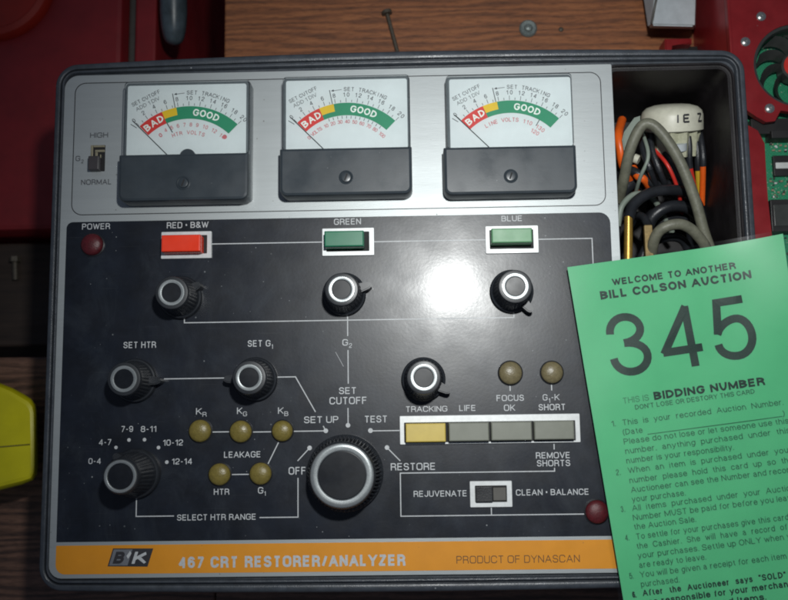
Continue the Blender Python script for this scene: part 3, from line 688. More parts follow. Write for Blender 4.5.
cap('HIGH', 90, 108, 137.5, 5, 'greyprint'); cap('NORMAL', 81, 111.5, 184.5, 5.2, 'greyprint'); capsub('G', '2', 75.5, 80.2, 83.5, 161, 5.2, 3.8, 'greyprint')

# ---- printed lines
W = .00055
def L(*pts, w=W):
    bm = bmesh.new()
    P = [at(x, y, ZP-.02) for x, y in pts]
    # straighten nearly axis-aligned runs
    for i in range(len(P)-1):
        d = P[i+1]-P[i]
        if abs(d.y) < .035*abs(d.x)+.0004: m = (P[i].y+P[i+1].y)/2 if i == 0 else P[i].y; P[i].y = P[i+1].y = m
        elif abs(d.x) < .06*abs(d.y)+.0002: P[i+1].x = P[i].x
    for i in range(len(P)-1):
        d = (P[i+1]-P[i]).normalized()*w/2
        a = P[i]-(d if i else d*0); b = P[i+1]+(d if i < len(P)-2 else d*0)
        a = a.copy(); b = b.copy(); a.z += i*2e-5; b.z += i*2e-5
        line(bm, a, b, w)
    obj('printed_line', bm, 'whiteprint', inst, smooth=False)
L((211, 244), (323, 242)); L((373, 241.5), (487, 240)); L((537, 239.2), (592, 238.4), (592.5, 275))
L((184.5, 314), (184.7, 322.8), (514, 318.6), (514, 308)); L((347.5, 310), (347.5, 336)); L((348, 350), (348, 383.7)); L((348, 408), (348, 425))
L((164, 378.6), (229, 378.3)); L((277, 377), (295.5, 377), (315.5, 412)); L((323.2, 426), (325.6, 430.5))
L((211, 432), (229.5, 431.9)); L((252, 432), (271, 431.9)); L((293, 431.5), (325, 430.8)); L((278.5, 442.5), (266.5, 467)); L((231, 474.6), (249.5, 474.4))
L((309.6, 448), (297.6, 461)); L((298, 478), (298.3, 517.2), (259.5, 517.4)); L((136.5, 498), (136.7, 516.5), (174, 516.6))
L((370.5, 430.6), (401, 430.9)); L((387, 447.6), (400.3, 461)); L((554.5, 467.8), (554.5, 471.2), (400.3, 473.6), (400.3, 516.3), (589, 513.8)); L((491.3, 507), (491.3, 515)); L((554, 444), (554, 449.5))
L((510, 385), (510, 391)); L((551.5, 384.5), (551.5, 390.5))
L((335.5, 352), (343.5, 366.5), w=.0002)
for i, (x, y, r) in enumerate([(116, 447.5, 1.7), (129, 440, 1.8), (144.5, 439.7, 1.8), (158.5, 447.6, 1.8), (166.8, 462.2, 1.8), (348, 425.3, 2.3), (325.8, 430.8, 2.3), (370.5, 430.6, 2.4), (309.6, 448, 2.3), (387, 447.6, 2.3)]):
    bm = bmesh.new(); disc(bm, at(x, y, ZP+.06), r*.000535); obj('printed_dot', bm, 'whiteprint', inst, smooth=False)

# ---- knobs
def knob(x, y, h, r0, r1, ring, hole, point=None, flutes=30, fd=.00028, name='knob', bf=.87):
    """x,y: photo position of the centre of the cap (at height h mm)"""
    c = at(x, y, h); c.z = .00013
    hh = mm(h)
    bm = bmesh.new()
    z = [0, .08, .16, .20, .24, .5, .84, .90, .96, 1.0]
    pr = [(r0, 0), (r0, hh*.10), (r0*.96, hh*.15), (r0*(bf+.03), hh*.17), (r0*(bf+.015), hh*.19), (r0*bf, hh*.22)]
    for k in range(1, 8): pr.append((r0*bf+(r1-r0*bf)*k/8, hh*(.22+.62*k/8)))
    pr += [(r1*1.02, hh*.86), (r1, hh*.94), (r1*.96, hh*.975), (ring+.0003, hh*.985), (hole, hh*.985), (hole*.9, hh*.95)]
    lathe(bm, c, pr, 8*flutes if flutes*8 < 500 else 6*flutes, (flutes, fd, hh*.20, hh*.80))
    k = obj(name, bm, 'knobblack', inst)
    bm = bmesh.new(); lathe(bm, c, [(hole*1.01, hh*.955), (hole*1.01, hh*.986), (hole*.97, hh*.993)], 48); obj('cap_insert', bm, 'knobcap', k)
    bm = bmesh.new()
    A = [(ring, hh*.975), (ring, hh*.995), (ring*.97, hh*1.012), ((ring+hole)/2, hh*1.016), (hole*1.04, hh*1.008), (hole, hh*.985), (hole, hh*.97)]
    rings = [[(c.x+r*math.cos(2*PI*j/56), c.y+r*math.sin(2*PI*j/56), c.z+zz) for j in range(56)] for r, zz in A]
    loft(bm, rings, False, False, True)
    obj('cap_ring', bm, 'chrome', k)
    if point is not None:
        a = math.radians(point[0]); u = Vector((math.cos(a), math.sin(a), 0)); v = Vector((-u.y, u.x, 0)); Lp = point[1]
        pts = [c+u*r0*.7+v*.0026, c+u*r0*.7-v*.0026, c+u*Lp*.88-v*.0019, c+u*Lp*.97-v*.0012, c+u*Lp, c+u*Lp*.97+v*.0012, c+u*Lp*.88+v*.0019]
        bm = bmesh.new(); prism(bm, pts, .0002, hh*.42, .0006)
        obj('pointer', bm, 'knobblack', k)
    return k
small = dict(h=21, r0=.0118, r1=.0088, ring=.0070, hole=.0050)
knob(171.4, 292.6, point=(28, .0138), **small)
knob(341.4, 289.3, point=(16, .0158), **small)
knob(515.4, 286.3, point=(-50, .0155), **small)
knob(123.7, 379, point=(-2, .0158), **small)
knob(249, 377.6, point=(180, .0158), **small)
knob(423.8, 377.6, point=(-27, .0158), **small)
knob(120.3, 476.5, 28, .0131, .0092, .0083, .0064, point=(130, .0140))
knob(342, 475.5, 22,   .0203, .0168, .0160, .0122, bf=.955, flutes=56, fd=.0013, name='selector_knob')

# ---- push buttons
def bezel_(x0, y0, x1, y1, holes, h=1.4):
    a = at(x0, y1, h); b = at(x1, y0, h); bm = bmesh.new(); z0, z1 = .00013, mm(h)
    if len(holes) == 1:
        q = holes[0]; c = at(q[0], q[3], h); d = at(q[2], q[1], h)
        frame(bm, a.x, b.x, a.y, b.y, c.x, d.x, c.y, d.y, z0, z1)
    o = obj('button_bezel', bm, 'bezel', inst)
    bm = bmesh.new(); rbox(bm, c.x-.0002, d.x+.0002, c.y-.0002, d.y+.0002, .00014, .00035, .0003, .0001); obj('recess', bm, 'recess', o)
    return o
def button(x0, y0, x1, y1, mat, h, label=None, parent=inst, bev=.0007):
    a = at(x0, y1, h); b = at(x1, y0, h); bm = bmesh.new()
    rbox(bm, a.x, b.x, a.y, b.y, .0004, mm(h), .0004, bev)
    return obj('push_button', bm, mat, parent, label)
bezel_(160.8, 231, 211.6, 258.8, [(165, 235, 207, 254)]); k = button(161, 234.2, 200.3, 251.8, 'capred', 9, 'bright red push button')
bezel_(322.2, 227.5, 374, 256, [(326.5, 231.5, 369, 251.5)]); button(324.3, 230.2, 363.7, 246.8, 'capgreen', 9, 'dark green push button')
bezel_(486, 225.2, 538, 253.6, [(490, 229.5, 533, 249)]); button(491.8, 227.6, 532, 243, 'capgreen2', 9, 'pale green push button')
bezel_(400, 413.5, 579.6, 444.8, [(404.5, 420.5, 575, 442.8)])
for (x0, x1), y, mt, lb in zip(((405.8, 445.6), (449, 489), (491.5, 531.8), (534.6, 574)), (422.5, 421.6, 420.8, 420.0), ('capyellow', 'capgrey', 'capgrey', 'capgrey'), ('yellow push button', None, None, None)):
    button(x0, y+.6, x1, y+20, mt, 6, lb)
# ---- slide switches
o = bezel_(470.3, 480.8, 511.8, 507.6, [(475.4, 485.6, 506.6, 502.4)], 1.2)
a = at(476, 502.2, 3); b = at(492.5, 487, 3); bm = bmesh.new(); rbox(bm, a.x, b.x, a.y, b.y, .0004, .0035, .0004, .0004); obj('slide_switch', bm, 'blackplastic', inst)
a = at(493.5, 500.5, 1.0); b = at(505.8, 487.5, 1.0); bm = bmesh.new(); rbox(bm, a.x, b.x, a.y, b.y, .0004, .0009, .0003, .0001); obj('switch_plate', bm, 'greydark', inst)
a = at(90.5, 171.6, 0); b = at(105.5, 145, 0)
bm = bmesh.new(); rbox(bm, a.x, b.x, a.y, b.y, .00003, .0002, .0003, .0001); o = obj('switch_slot', bm, 'recess', inst)
bm = bmesh.new()
for q in ((91, 145.5, 93.6, 158), (94, 145.5, 105, 147.6), (95.5, 150, 105, 152.4), (95.5, 152.5, 98, 157)):
    c = at(q[0], q[3], 0); d = at(q[2], q[1], 0); rbox(bm, c.x, d.x, c.y, d.y, .0002, .0008, .0001, .0001)
obj('switch_bracket', bm, 'beige', o)
a = at(87.6, 169.5, 5); b = at(98.8, 155.5, 5); bm = bmesh.new(); rbox(bm, a.x, b.x, a.y, b.y, .0004, .005, .0005, .0005); obj('slide_switch', bm, 'switchbrown', inst)
a = at(99.8, 169, 1); b = at(101.2, 154.5, 1); bm = bmesh.new(); rbox(bm, a.x, b.x, a.y, b.y, .0003, .0015, .0002, .0002); obj('switch_bracket', bm, 'beige', o)
# ---- indicator lamps
def led(x, y, r, mat, label=None):
    r *= .97; c = at(x, y, 1.5); c.z = .00013; rad = r*.00053
    bm = bmesh.new(); lathe(bm, c, [(rad*1.08, 0), (rad*1.08, .0005), (rad*.99, .0008), (rad*.9, .0006)], 32)
    o = obj('lamp_collar', bm, 'blackplastic', inst)
    bm = bmesh.new(); sphere_cap(bm, (c.x, c.y, c.z+.0007), rad*.98, .0028, 32, 8, .0008); obj('indicator_lamp', bm, mat, inst, label)
led(92, 244.5, 12, 'redlens', 'dark red indicator lamp')
for x, y, r in ((200, 431, 11.8), (240.7, 431.6, 11.6), (282.3, 431, 11), (219.5, 474.5, 11.5), (260.5, 473.8, 11.5)): led(x, y, r, 'amber')
led(510.5, 373, 12.2, 'amberdull'); led(552, 372.5, 11.6, 'amberdull')
led(597, 512, 12, 'redlens', 'dark red indicator lamp half under the card')
# tiny panel fixing near the right edge: three scraped dots column
# ================================================================== THINGS IN THE WELL
# white round tube socket lying in the well
soc = thing('tube_socket', 'white round tube socket with marker writing and wire leads lying in storage well', 'socket', at(668, 150, -60))
sc0 = at(672, 104, -30); sc1 = at(671, 172, -44)          # dome end -> lead end
ax = (sc1-sc0).normalized(); ux = Vector((1, 0, 0)); ux = (ux-ux.dot(ax)*ax).normalized(); vx = ax.cross(ux); 
if vx.z < 0: vx = -vx
def soc_ring(t, r, wob=0, n=64):
    p = sc0+ax*t
    return [tuple(p+(r*(1-wob*(.5+.5*math.cos(12*2*PI*k/n))))*(ux*math.cos(2*PI*k/n)+vx*math.sin(2*PI*k/n))) for k in range(n)]
bm = bmesh.new()
loft(bm, [soc_ring(.0000, .006), soc_ring(.0004, .010), soc_ring(.0018, .0145), soc_ring(.0040, .0168), soc_ring(.0065, .0177), soc_ring(.0150, .0180), soc_ring(.0155, .0172)])
cp = obj('socket_cap', bm, 'socket', soc)
bm = bmesh.new(); loft(bm, [soc_ring(.0150, .0165, .12), soc_ring(.030, .0158, .14), soc_ring(.0305, .011)])
obj('socket_body', bm, 'socketbody', soc)
# marker writing on the cap
bm = bmesh.new()
def on_cap(u, t):                                  # u: mm round the cap from its crest, t: mm from the dome end
    a = PI/2-u/18.0
    rad = .0188 if t > 6.5 else .0186-(6.5-t)*.00033
    return sc0+ax*mm(t)+rad*(ux*math.cos(a)+vx*math.sin(a))
def stroke(pts, w=.9):
    for p, q in zip(pts, pts[1:]):
        du, dt = q[0]-p[0], q[1]-p[1]; l = math.hypot(du, dt) or 1; nx, ny = -dt/l*w/2, du/l*w/2
        bm.faces.new([bm.verts.new(on_cap(*k)) for k in ((p[0]+nx, p[1]+ny), (q[0]+nx, q[1]+ny), (q[0]-nx, q[1]-ny), (p[0]-nx, p[1]-ny))])
stroke([(-1.5, 5.5), (-1.5, 9.8)]); stroke([(5.0, 5.7), (1.8, 5.7), (1.8, 9.6), (5.0, 9.6)]); stroke([(1.8, 7.6), (4.4, 7.6)])
stroke([(11.0, 5.6), (14.4, 5.6), (11.4, 9.8), (14.8, 9.8)])
obj('marker_writing', bm, 'darkprint', soc, smooth=False)
for i, (pts, m1, m2) in enumerate([
    ([(687, 126, -26), (689, 145, -27), (690, 168, -32), (698, 205, -45)], 'blackcable', 'redwire'),
    ([(699, 130, -34), (702, 148, -32), (703, 166, -34), (702, 205, -48)], 'blackcable', 'orangewire'),
    ([(694, 130, -34), (697, 150, -34), (698, 170, -38), (700, 205, -52)], 'blackcable', 'yellowwire'),
    ([(650, 130, -30), (652, 150, -26), (660, 172, -26), (670, 195, -36)], 'blackcable', 'blackcable'),
    ([(643, 135, -32), (643, 150, -24), (650, 170, -22), (658, 190, -34)], 'blackcable', 'blackcable')]):
    P = smooth_path(pp(pts), 10); cut = 20
    bm = bmesh.new(); tube(bm, P[:cut+1], .0019, 10, smooth=False); w = obj('wire_lead', bm, m1, soc)
    bm = bmesh.new(); tube(bm, P[cut:], .0017, 10, smooth=False); obj('wire_sleeve', bm, m2, w)
c0 = at(679, 143, -25); bm = bmesh.new(); tube(bm, [c0, at(679, 150, -27)], .0045, 16, smooth=False); obj('socket_key', bm, 'greybox', soc)
bm = bmesh.new(); prism(bm, [at(*p) for p in ((622, 140, -20), (624, 132, -20), (634, 118, -20), (640, 116, -20), (640, 130, -20), (630, 158, -20), (624, 152, -20))], -.024, -.019, .0006)
obj('socket_tab', bm, 'tab', soc)

# orange sleeved leads on the left of the well
t = thing('orange_lead', 'orange sleeved wire at left edge of storage well beside the aluminium plate', 'wire', at(620, 150, -40), 'orange leads in the storage well')
bm = bmesh.new(); tube(bm, pp([(622, 120, -40), (618.5, 134, -26), (620.5, 150, -24), (624, 168, -30), (636, 190, -48)]), .0026); obj('wire', bm, 'orangewire', t)
t = thing('orange_lead', 'short red orange wire end between black cables under the grey cable', 'wire', at(640, 180, -50), 'orange leads in the storage well')
bm = bmesh.new(); tube(bm, pp([(633, 168, -34), (638, 176, -30), (645, 180, -30), (652, 192, -40)]), .0024); obj('wire', bm, 'orangewire', t)
bm = bmesh.new(); tube(bm, pp([(634, 158, -30), (639, 160, -29)]), .0027); obj('terminal', bm, 'socket', t)
# black cables
def cable(name, pts, r, mat, label, cat='cable', grp=None):
    if name == 'black_cable': grp = 'black cables coiled in the storage well'
    bm = bmesh.new(); tube(bm, pp(pts), r, 14, 10); return tag(obj(name, bm, mat), label, cat, grp)
cable('black_cable', [(612, 235, -48), (618, 205, -42), (626, 188, -40), (640, 182, -42), (652, 200, -50), (650, 225, -58)], .0038, 'blackcable', 'thick black cable loop at the left below the orange wires, against plate edge')
cable('black_cable', [(645, 240, -40), (652, 218, -33), (668, 207, -31), (688, 208, -35), (700, 222, -44), (704, 250, -55)], .0034, 'blackcable', 'inner black cable arch directly above the lower grey cable bend')
cable('black_cable', [(650, 236, -56), (660, 222, -48), (676, 216, -46), (690, 226, -50), (694, 250, -60)], .0034, 'blackcable', 'lowest black cable arch, seen inside the lower grey cable bend')
cable('black_cable', [(690, 140, -75), (712, 170, -78), (720, 210, -78), (716, 260, -70)], .003, 'blackcable', 'black cable down in the dark right side of storage well')
cable('black_cable', [(616, 176, -44), (628, 170, -34), (642, 176, -30), (660, 186, -34), (684, 180, -44), (700, 190, -56)], .0027, 'blackcable', 'black cable crossing just above the brass rod lead, below the orange wires')
cable('black_cable', [(662, 146, -34), (668, 160, -28), (676, 176, -28), (690, 200, -34), (700, 214, -46)], .0024, 'blackcable', 'slim black cable running down from the middle of the white socket')
cable('black_cable', [(640, 262, -30), (648, 246, -28), (664, 238, -30), (682, 240, -34), (694, 262, -44)], .0026, 'blackcable', 'small black cable arch just above the top edge of the green card')
cable('grey_wire', [(618, 226, -30), (622, 206, -28), (636, 194, -30), (654, 200, -36), (672, 232, -50)], .0017, 'tab', 'grey green wire looping round the top of the brass rod', 'wire')
cable('grey_wire', [(660, 128, -44), (682, 150, -40), (692, 190, -42), (690, 232, -48)], .0018, 'greycable', 'grey wire passing under the white socket body toward the card', 'wire')
cable('thin_wire', [(636, 120, -40), (645, 140, -24), (648, 158, -20), (640, 178, -26), (634, 200, -44)], .0011, 'tab', 'thin grey green wire between grey cable and white tube socket', 'wire')
cable('thin_wire', [(655, 150, -30), (668, 166, -24), (678, 190, -30), (682, 214, -44)], .0011, 'redwire', 'thin red wire running down through the middle of the black leads', 'wire')
# grey cable: one cable, two arches
cable('grey_cable', [(619, 200, -38), (624, 178, -24), (630, 150, -14), (640, 128, -10), (650, 124, -9), (663, 135, -9), (680, 162, -10), (695, 200, -14), (704, 232, -18), (714, 262, -22), (722, 300, -30), (722, 340, -40), (700, 340, -42), (712, 300, -32), (708, 255, -20), (697, 235, -14), (683, 225, -11), (668, 226, -11), (657, 234, -14), (652, 250, -20), (650, 275, -34)], .0031, 'greycable', 'grey rubber cable arching twice over the socket and black cables')
# test leads with brass ends
t = thing('test_lead', 'black test lead ending in a bright brass rod beside the plate edge', 'test lead', at(628, 240, -30), 'test leads in the storage well')
bm = bmesh.new(); tube(bm, [at(628.5, 216, -14), at(628.3, 240, -14), at(628, 275, -14)], .0024, 18, smooth=False); obj('brass_rod', bm, 'brass', t)
bm = bmesh.new(); tube(bm, pp([(628.5, 219, -14), (634, 204, -18), (650, 193, -22), (672, 190, -26), (692, 196, -36), (706, 225, -56)]), .0032); obj('cable', bm, 'blackcable', t)
t = thing('test_lead', 'dull tarnished brass lug standing left of the lower grey cable bend', 'test lead', at(649, 240, -40), 'test leads in the storage well')
bm = bmesh.new(); a = at(646, 262, -18); b = at(652.5, 224.5, -18); rbox(bm, a.x, b.x, a.y, b.y, -.0205, -.018, .0008, .0005); obj('brass_lug', bm, 'brassdull', t)
bm = bmesh.new(); tube(bm, pp([(649, 228, -22), (644, 218, -28), (636, 216, -36), (630, 226, -44)]), .0024); obj('cable', bm, 'blackcable', t)

# ================================================================== BIDDING CARD
ZCARD = 6.5
cTL = at(567.3, 267.2, ZCARD); cTR = at(776, 237.2, ZCARD)
cu = (cTR-cTL); CW = cu.length; cu.normalize(); cv = Vector((cu.y, -cu.x, 0))     # cv points down the card
CHT = .232
def card_z(w, extra=0.):
    q = w-cTL; u = q.dot(cu); v = q.dot(cv)
    d = max(0, u-(CW-.046))*max(0, 1-v/.12)
    e = max(0, (v-.05)/.2)
    return mm(ZCARD) + 4.6*d*d - .0012*math.sin(u/CW*PI)*(1-min(1, v/.15)) - .0008*e + .00022*math.sin(u*95+v*40)*math.sin(v*60+1) + extra
def sheet(name, mat, m, thick, extra, parent):
    bm = bmesh.new(); nu, nv = 44, 90; top = []
    for j in range(nv+1):
        row = []
        for i in range(nu+1):
            u = -m+(CW+2*m)*i/nu; v = -m+(CHT+2*m)*j/nv
            p = cTL+cu*u+cv*v; p.z = card_z(p, extra); row.append(p)
        top.append(row)
    def grid(off):
        return [[bm.verts.new((p.x, p.y, p.z-off)) for p in row] for row in top]
    T = grid(0); 
    for j in range(nv):
        for i in range(nu): bm.faces.new((T[j][i], T[j+1][i], T[j+1][i+1], T[j][i+1]))
    if thick:
        Bt = grid(thick)
        for j in range(nv):
            for i in range(nu): bm.faces.new((Bt[j][i], Bt[j][i+1], Bt[j+1][i+1], Bt[j+1][i]))
        for j in range(nv):
            bm.faces.new((T[j][0], Bt[j][0], Bt[j+1][0], T[j+1][0])); bm.faces.new((T[j][nu], T[j+1][nu], Bt[j+1][nu], Bt[j][nu]))
        for i in range(nu):
            bm.faces.new((T[0][i], T[0][i+1], Bt[0][i+1], Bt[0][i])); bm.faces.new((T[nv][i], Bt[nv][i], Bt[nv][i+1], T[nv][i+1]))
    return obj(name, bm, mat, parent)
card = thing('bidding_card', 'green auction bidding card numbered 345 lying over the right side of the instrument', 'card', cTL+cu*CW/2+cv*CHT/2)
sheet('card_sheet', 'card', 0, .0004, 0, card)
def ct(body, x0, y0, x1, y1, h, mat='cardinkthin', bold=.115):
    bm = bmesh.new(); put_text(bm, body, at(x0, y0, ZCARD), at(x1, y1, ZCARD), h*.00054, bold, 0, lambda w: card_z(w, .00008))
    obj('printed_line', bm, mat, card, 'print reading '+body, smooth=False)
ct('WELCOME TO ANOTHER', 613, 285.5, 735.3, 269.0, 6.8, 'cardink', .23)
ct('BILL COLSON AUCTION', 601, 299.7, 750.5, 279.0, 8.4, 'cardink', .25)
ct('345', 613.5, 378.6, 760, 356.5, 62, 'cardink', .125)
ct('THIS IS', 623.3, 403.9, 649.5, 400.3, 5.8, 'cardinklight')
ct('BIDDING NUMBER', 654.7, 400.2, 765.2, 385.0, 8.0, 'cardink', .25)
ct("DON'T LOSE OR DESTORY THIS CARD", 635.6, 409.8, 755, 393.6, 4.6, 'cardinkthin', .15)
for body, x0, y0, x1, y1 in [
    ('1.', 611.8, 426.8, 616, 426.2), ('This  is  your  recorded  Auction  Number.', 622.7, 425.6, 783.5, 404.8), ('(Date', 623.4, 435.2, 643, 432.8), (')', 783, 416.4, 785, 416.2),
    ('Please do not lose or let someone use this', 624.3, 444.6, 789, 423.4), ('number,  anything  purchased  under  this', 625.8, 454.2, 790.5, 433), ('number is your responsibility.', 626.9, 463.8, 734.4, 450),
    ('2.', 616.6, 475.5, 621, 475), ('When  an  item  is  purchased  under  your', 628.6, 473.5, 792, 452.3), ('number  please  hold  this  card  up  so  the', 630, 483.5, 793.5, 462.3), ('Auctioneer can see the Number and record', 631.5, 493, 794.5, 472), ('your purchase.', 632.5, 502.5, 686, 495.6),
    ('3.', 621.4, 512.4, 625.5, 511.9), ('All  items  purchased  under  your  Auction', 632.6, 511.3, 795.5, 490.3), ('Number MUST be paid for before you leave', 633.5, 520.8, 796.5, 499.8), ('the Auction Sale.', 634.5, 530, 696.5, 522),
    ('4.', 625.6, 541, 629.6, 540.5), ('To settle for your purchases give this card to', 636.6, 539.8, 799, 518.6), ('the  Cashier.  She  will  have  a  record  of  all', 637.2, 549.4, 800, 528.2), ('your purchases. Settle up ONLY when you', 638.5, 559, 801, 538), ('are ready to leave.', 639.8, 568.4, 706.5, 559.8),
    ('5.', 630, 579.4, 634, 578.9), ('You will be given a receipt for each item you', 640.7, 578, 803, 557), ('purchased.', 641.6, 587.6, 680, 582.6)]:
    ct(body, x0, y0, x1, y1, 5.6, 'cardinkthin', .125)
for body, x0, y0, x1, y1 in [('6.', 633, 598.3, 637, 597.8), ('After  the  Auctioneer  says  "SOLD"  you', 643.4, 596.5, 806, 575.5), ('are responsible for your merchandise', 645, 606, 806.5, 585), ('and all purchased Items.', 646, 615.5, 767, 600)]:
    ct(body, x0, y0, x1, y1, 5.8, 'cardink', .20)
bm = bmesh.new(); line(bm, at(647.7, 434.4, ZCARD), at(782.6, 416.4, ZCARD), .00035)
for v in bm.verts: v.co.z = card_z(v.co, .0001)
obj('date_rule', bm, 'cardinkthin', card, smooth=False)
sheet('laminate_film', 'film', .0022, 0, .00022, card)

# ================================================================== RED CIRCUIT ASSEMBLY (right)
ZR = -50
g = thing('cooling_assembly', 'red metal shroud with round fan on green circuit board, right of the instrument', 'circuit assembly', at(760, 60, TB))
fc = at(797, 65, ZR); fr = .0262
xl = at(727.5, 0, ZR).x
def pxs(l, z): return [at(x, y, z) for x, y in l]
# top plate with round opening: outer polygon bridged to the circle
yT = at(760, -60, ZR).y; xR = .36
bm = bmesh.new()
outer_px = [(778, 109), (775, 121), (765, 121.5), (757, 117), (747, 110), (741, 100)]
poly = [Vector((xR, fc.y-.018, 0)), *[Vector((p.x, p.y, 0)) for p in pxs([(792, 112), (778, 110), (775, 121), (766, 122), (757, 117), (748, 111), (738, 100)], ZR)], Vector((xl, fc.y-.02, 0)), Vector((xl, yT, 0)), Vector((xR, yT, 0))]
# clean clockwise list resampled by angle round the fan centre
def ray_hit(a):
    d = Vector((math.cos(a), math.sin(a), 0)); best = None
    for i in range(len(poly)):
        p, q = poly[i], poly[(i+1) % len(poly)]
        e = q-p; den = d.x*e.y-d.y*e.x
        if abs(den) < 1e-12: continue
        w = p-Vector((fc.x, fc.y, 0)); t = (w.x*e.y-w.y*e.x)/den; s = (w.x*d.y-w.y*d.x)/den
        if t > 0 and -1e-6 <= s <= 1+1e-6 and (best is None or t > best): best = t
    return best or fr+.001
angs = sorted([2*PI*k/160 for k in range(160)] + [math.atan2(p.y-fc.y, p.x-fc.x) % (2*PI) for p in poly])
O0 = []; I0 = []
for a_ in angs:
    t = max(ray_hit(a_), fr+.0008); O0.append((fc.x+t*math.cos(a_), fc.y+t*math.sin(a_))); I0.append((fc.x+fr*math.cos(a_), fc.y+fr*math.sin(a_)))
z0, z1 = mm(ZR)-.004, mm(ZR)
loft(bm, [[(x, y, z0) for x, y in O0], [(x, y, z1) for x, y in O0], [(x, y, z1) for x, y in I0], [(x, y, z0) for x, y in I0]], False, False, True)
obj('shroud', bm, 'redplate', g, smooth=False)
# folded side wall down to the table
bm = bmesh.new(); rbox(bm, xl, xl+.002, at(735, 100, ZR).y, yT, mm(TB), mm(ZR)-.0041, .0002, .0002); obj('side_wall', bm, 'redplate', g)
# raised edge
bm = bmesh.new(); rbox(bm, xl-.0006, xl+.0012, at(735, 100, ZR).y, yT, mm(ZR)-.004, mm(ZR)+.0012, .0004, .0004); obj('shroud_edge', bm, 'redplate', g)
# lower red strip beside the board
bm = bmesh.new(); prism(bm, pxs([(735, 120), (750, 126), (758, 130), (765, 143), (768, 200), (772.5, 240), (772.5, 330), (735, 330)], ZR), mm(ZR)-.004, mm(ZR), .0006)
obj('shroud_rail', bm, 'redplate', g)
# board
bm = bmesh.new(); a = at(742, 420, ZR-14); a.x = xl+.004; rbox(bm, a.x, xR, a.y, yT, mm(ZR)-.0156, mm(ZR)-.014, .001, .0002); obj('circuit_board', bm, 'pcb', g)
bm = bmesh.new(); a = at(742, 420, ZR-14); a.x = xl; rbox(bm, a.x+.004, xR-.004, a.y+.004, yT-.004, mm(TB)+.0001, mm(ZR)-.0158, .001, .0002); obj('chassis', bm, 'component', g)
def comp(x0, y0, x1, y1, h, mat, nm, z=ZR-14):
    a = at(x0, y1, z+h); b = at(x1, y0, z+h); bm = bmesh.new(); rbox(bm, a.x, b.x, a.y, b.y, mm(z)+.0001, mm(z+h), .0003, .0003); return obj(nm, bm, mat, g)
comp(774.5, 155, 800, 176, 3, 'component', 'chip'); comp(776, 162, 796, 168.5, 3.3, 'silverlabel', 'chip_label')
comp(772.5, 199, 800, 231.5, 9, 'component', 'connector'); comp(775, 204, 800, 226, 9.6, 'fan', 'connector_lid')
comp(772, 129.5, 800, 138, 11, 'component', 'gap_shade_block'); comp(752, 118, 790, 134, 8, 'component', 'gap_shade_block')  # black blocks added to stand for the shade in the gap below the shroud
for (x, y) in ((771, 144), (776, 146), (781, 145), (786, 146), (774, 150), (780, 150.5), (786, 151), (771, 181), (776, 183), (782, 181), (786, 186), (773, 190), (779, 192), (784, 194), (777, 240), (783, 246), (779, 256), (785, 262), (781, 275), (786, 284)):
    comp(x-1.2, y-.9, x+1.2, y+.9, 1.2, random.choice(['smd', 'silverlabel', 'component', 'smd']), 'capacitor')
rnd = random.Random(5)
for i in range(34):
    x, y = rnd.uniform(770, 789), rnd.choice([rnd.uniform(139, 153), rnd.uniform(178, 197), rnd.uniform(234, 300)]); w, h2 = rnd.choice([(1.1, .6), (.6, 1.2), (.8, .8)])
    comp(x-w, y-h2, x+w, y+h2, rnd.uniform(.6, 1.4), rnd.choice(['smd', 'silverlabel', 'component', 'greydark']), 'capacitor')
# fan
bm = bmesh.new()
P = lambda r, z: [(fc.x+r*math.cos(2*PI*k/72), fc.y+r*math.sin(2*PI*k/72), mm(z)) for k in range(72)]
loft(bm, [P(fr-.0001, ZR-12), P(fr-.0001, ZR-.6), P(fr-.0018, ZR-1.2), P(fr-.0026, ZR-3), P(fr-.0026, ZR-12)], False, False, True)
obj('fan_frame', bm, 'fan', g)
for k in range(9):
    bm = bmesh.new(); A = []; Bq = []
    for i in range(9):
        t = i/8; r = .0085+(fr-.0034-.0085)*t; a0 = 2*PI*k/9+.55*t*t+.12
        A.append((fc.x+r*math.cos(a0), fc.y+r*math.sin(a0), mm(ZR)-.0025)); Bq.append((fc.x+r*math.cos(a0+.30+.08*t), fc.y+r*math.sin(a0+.30+.08*t), mm(ZR)-.0085))
    va = [bm.verts.new(p) for p in A]; vb = [bm.verts.new(p) for p in Bq]
    vc = [bm.verts.new((p[0], p[1], p[2]-.0007)) for p in A]; vd = [bm.verts.new((p[0], p[1], p[2]-.0007)) for p in Bq]
    for i in range(8):
        bm.faces.new((va[i], va[i+1], vb[i+1], vb[i])); bm.faces.new((vc[i], vd[i], vd[i+1], vc[i+1])); bm.faces.new((va[i], vc[i], vc[i+1], va[i+1])); bm.faces.new((vb[i], vb[i+1], vd[i+1], vd[i]))
    bm.faces.new((va[0], vb[0], vd[0], vc[0])); bm.faces.new((va[8], vc[8], vd[8], vb[8]))
    obj('fan_blade', bm, 'fan', g)
bm = bmesh.new(); lathe(bm, (fc.x, fc.y, mm(ZR)-.010), [(.0088, 0), (.0088, .0082), (.0080, .009), (.0001, .009)], 40); h_ = obj('fan_hub', bm, 'fan', g)
bm = bmesh.new(); lathe(bm, (fc.x, fc.y, mm(ZR)-.001), [(.0076, 0), (.0076, .0004), (.0001, .0005)], 40); obj('hub_label', bm, 'redwire', h_)
for x, y in ((761, 16.5), (745.3, 41.8), (769.5, 108.5)):
    c = at(x, y, ZR); bm = bmesh.new(); lathe(bm, (c.x, c.y, mm(ZR)), [(.0030, 0), (.0029, .0006), (.0020, .0013), (.0011, .0015), (.0009, .0008), (.0001, .0008)], 24)
    obj('screw', bm, 'steel', g)
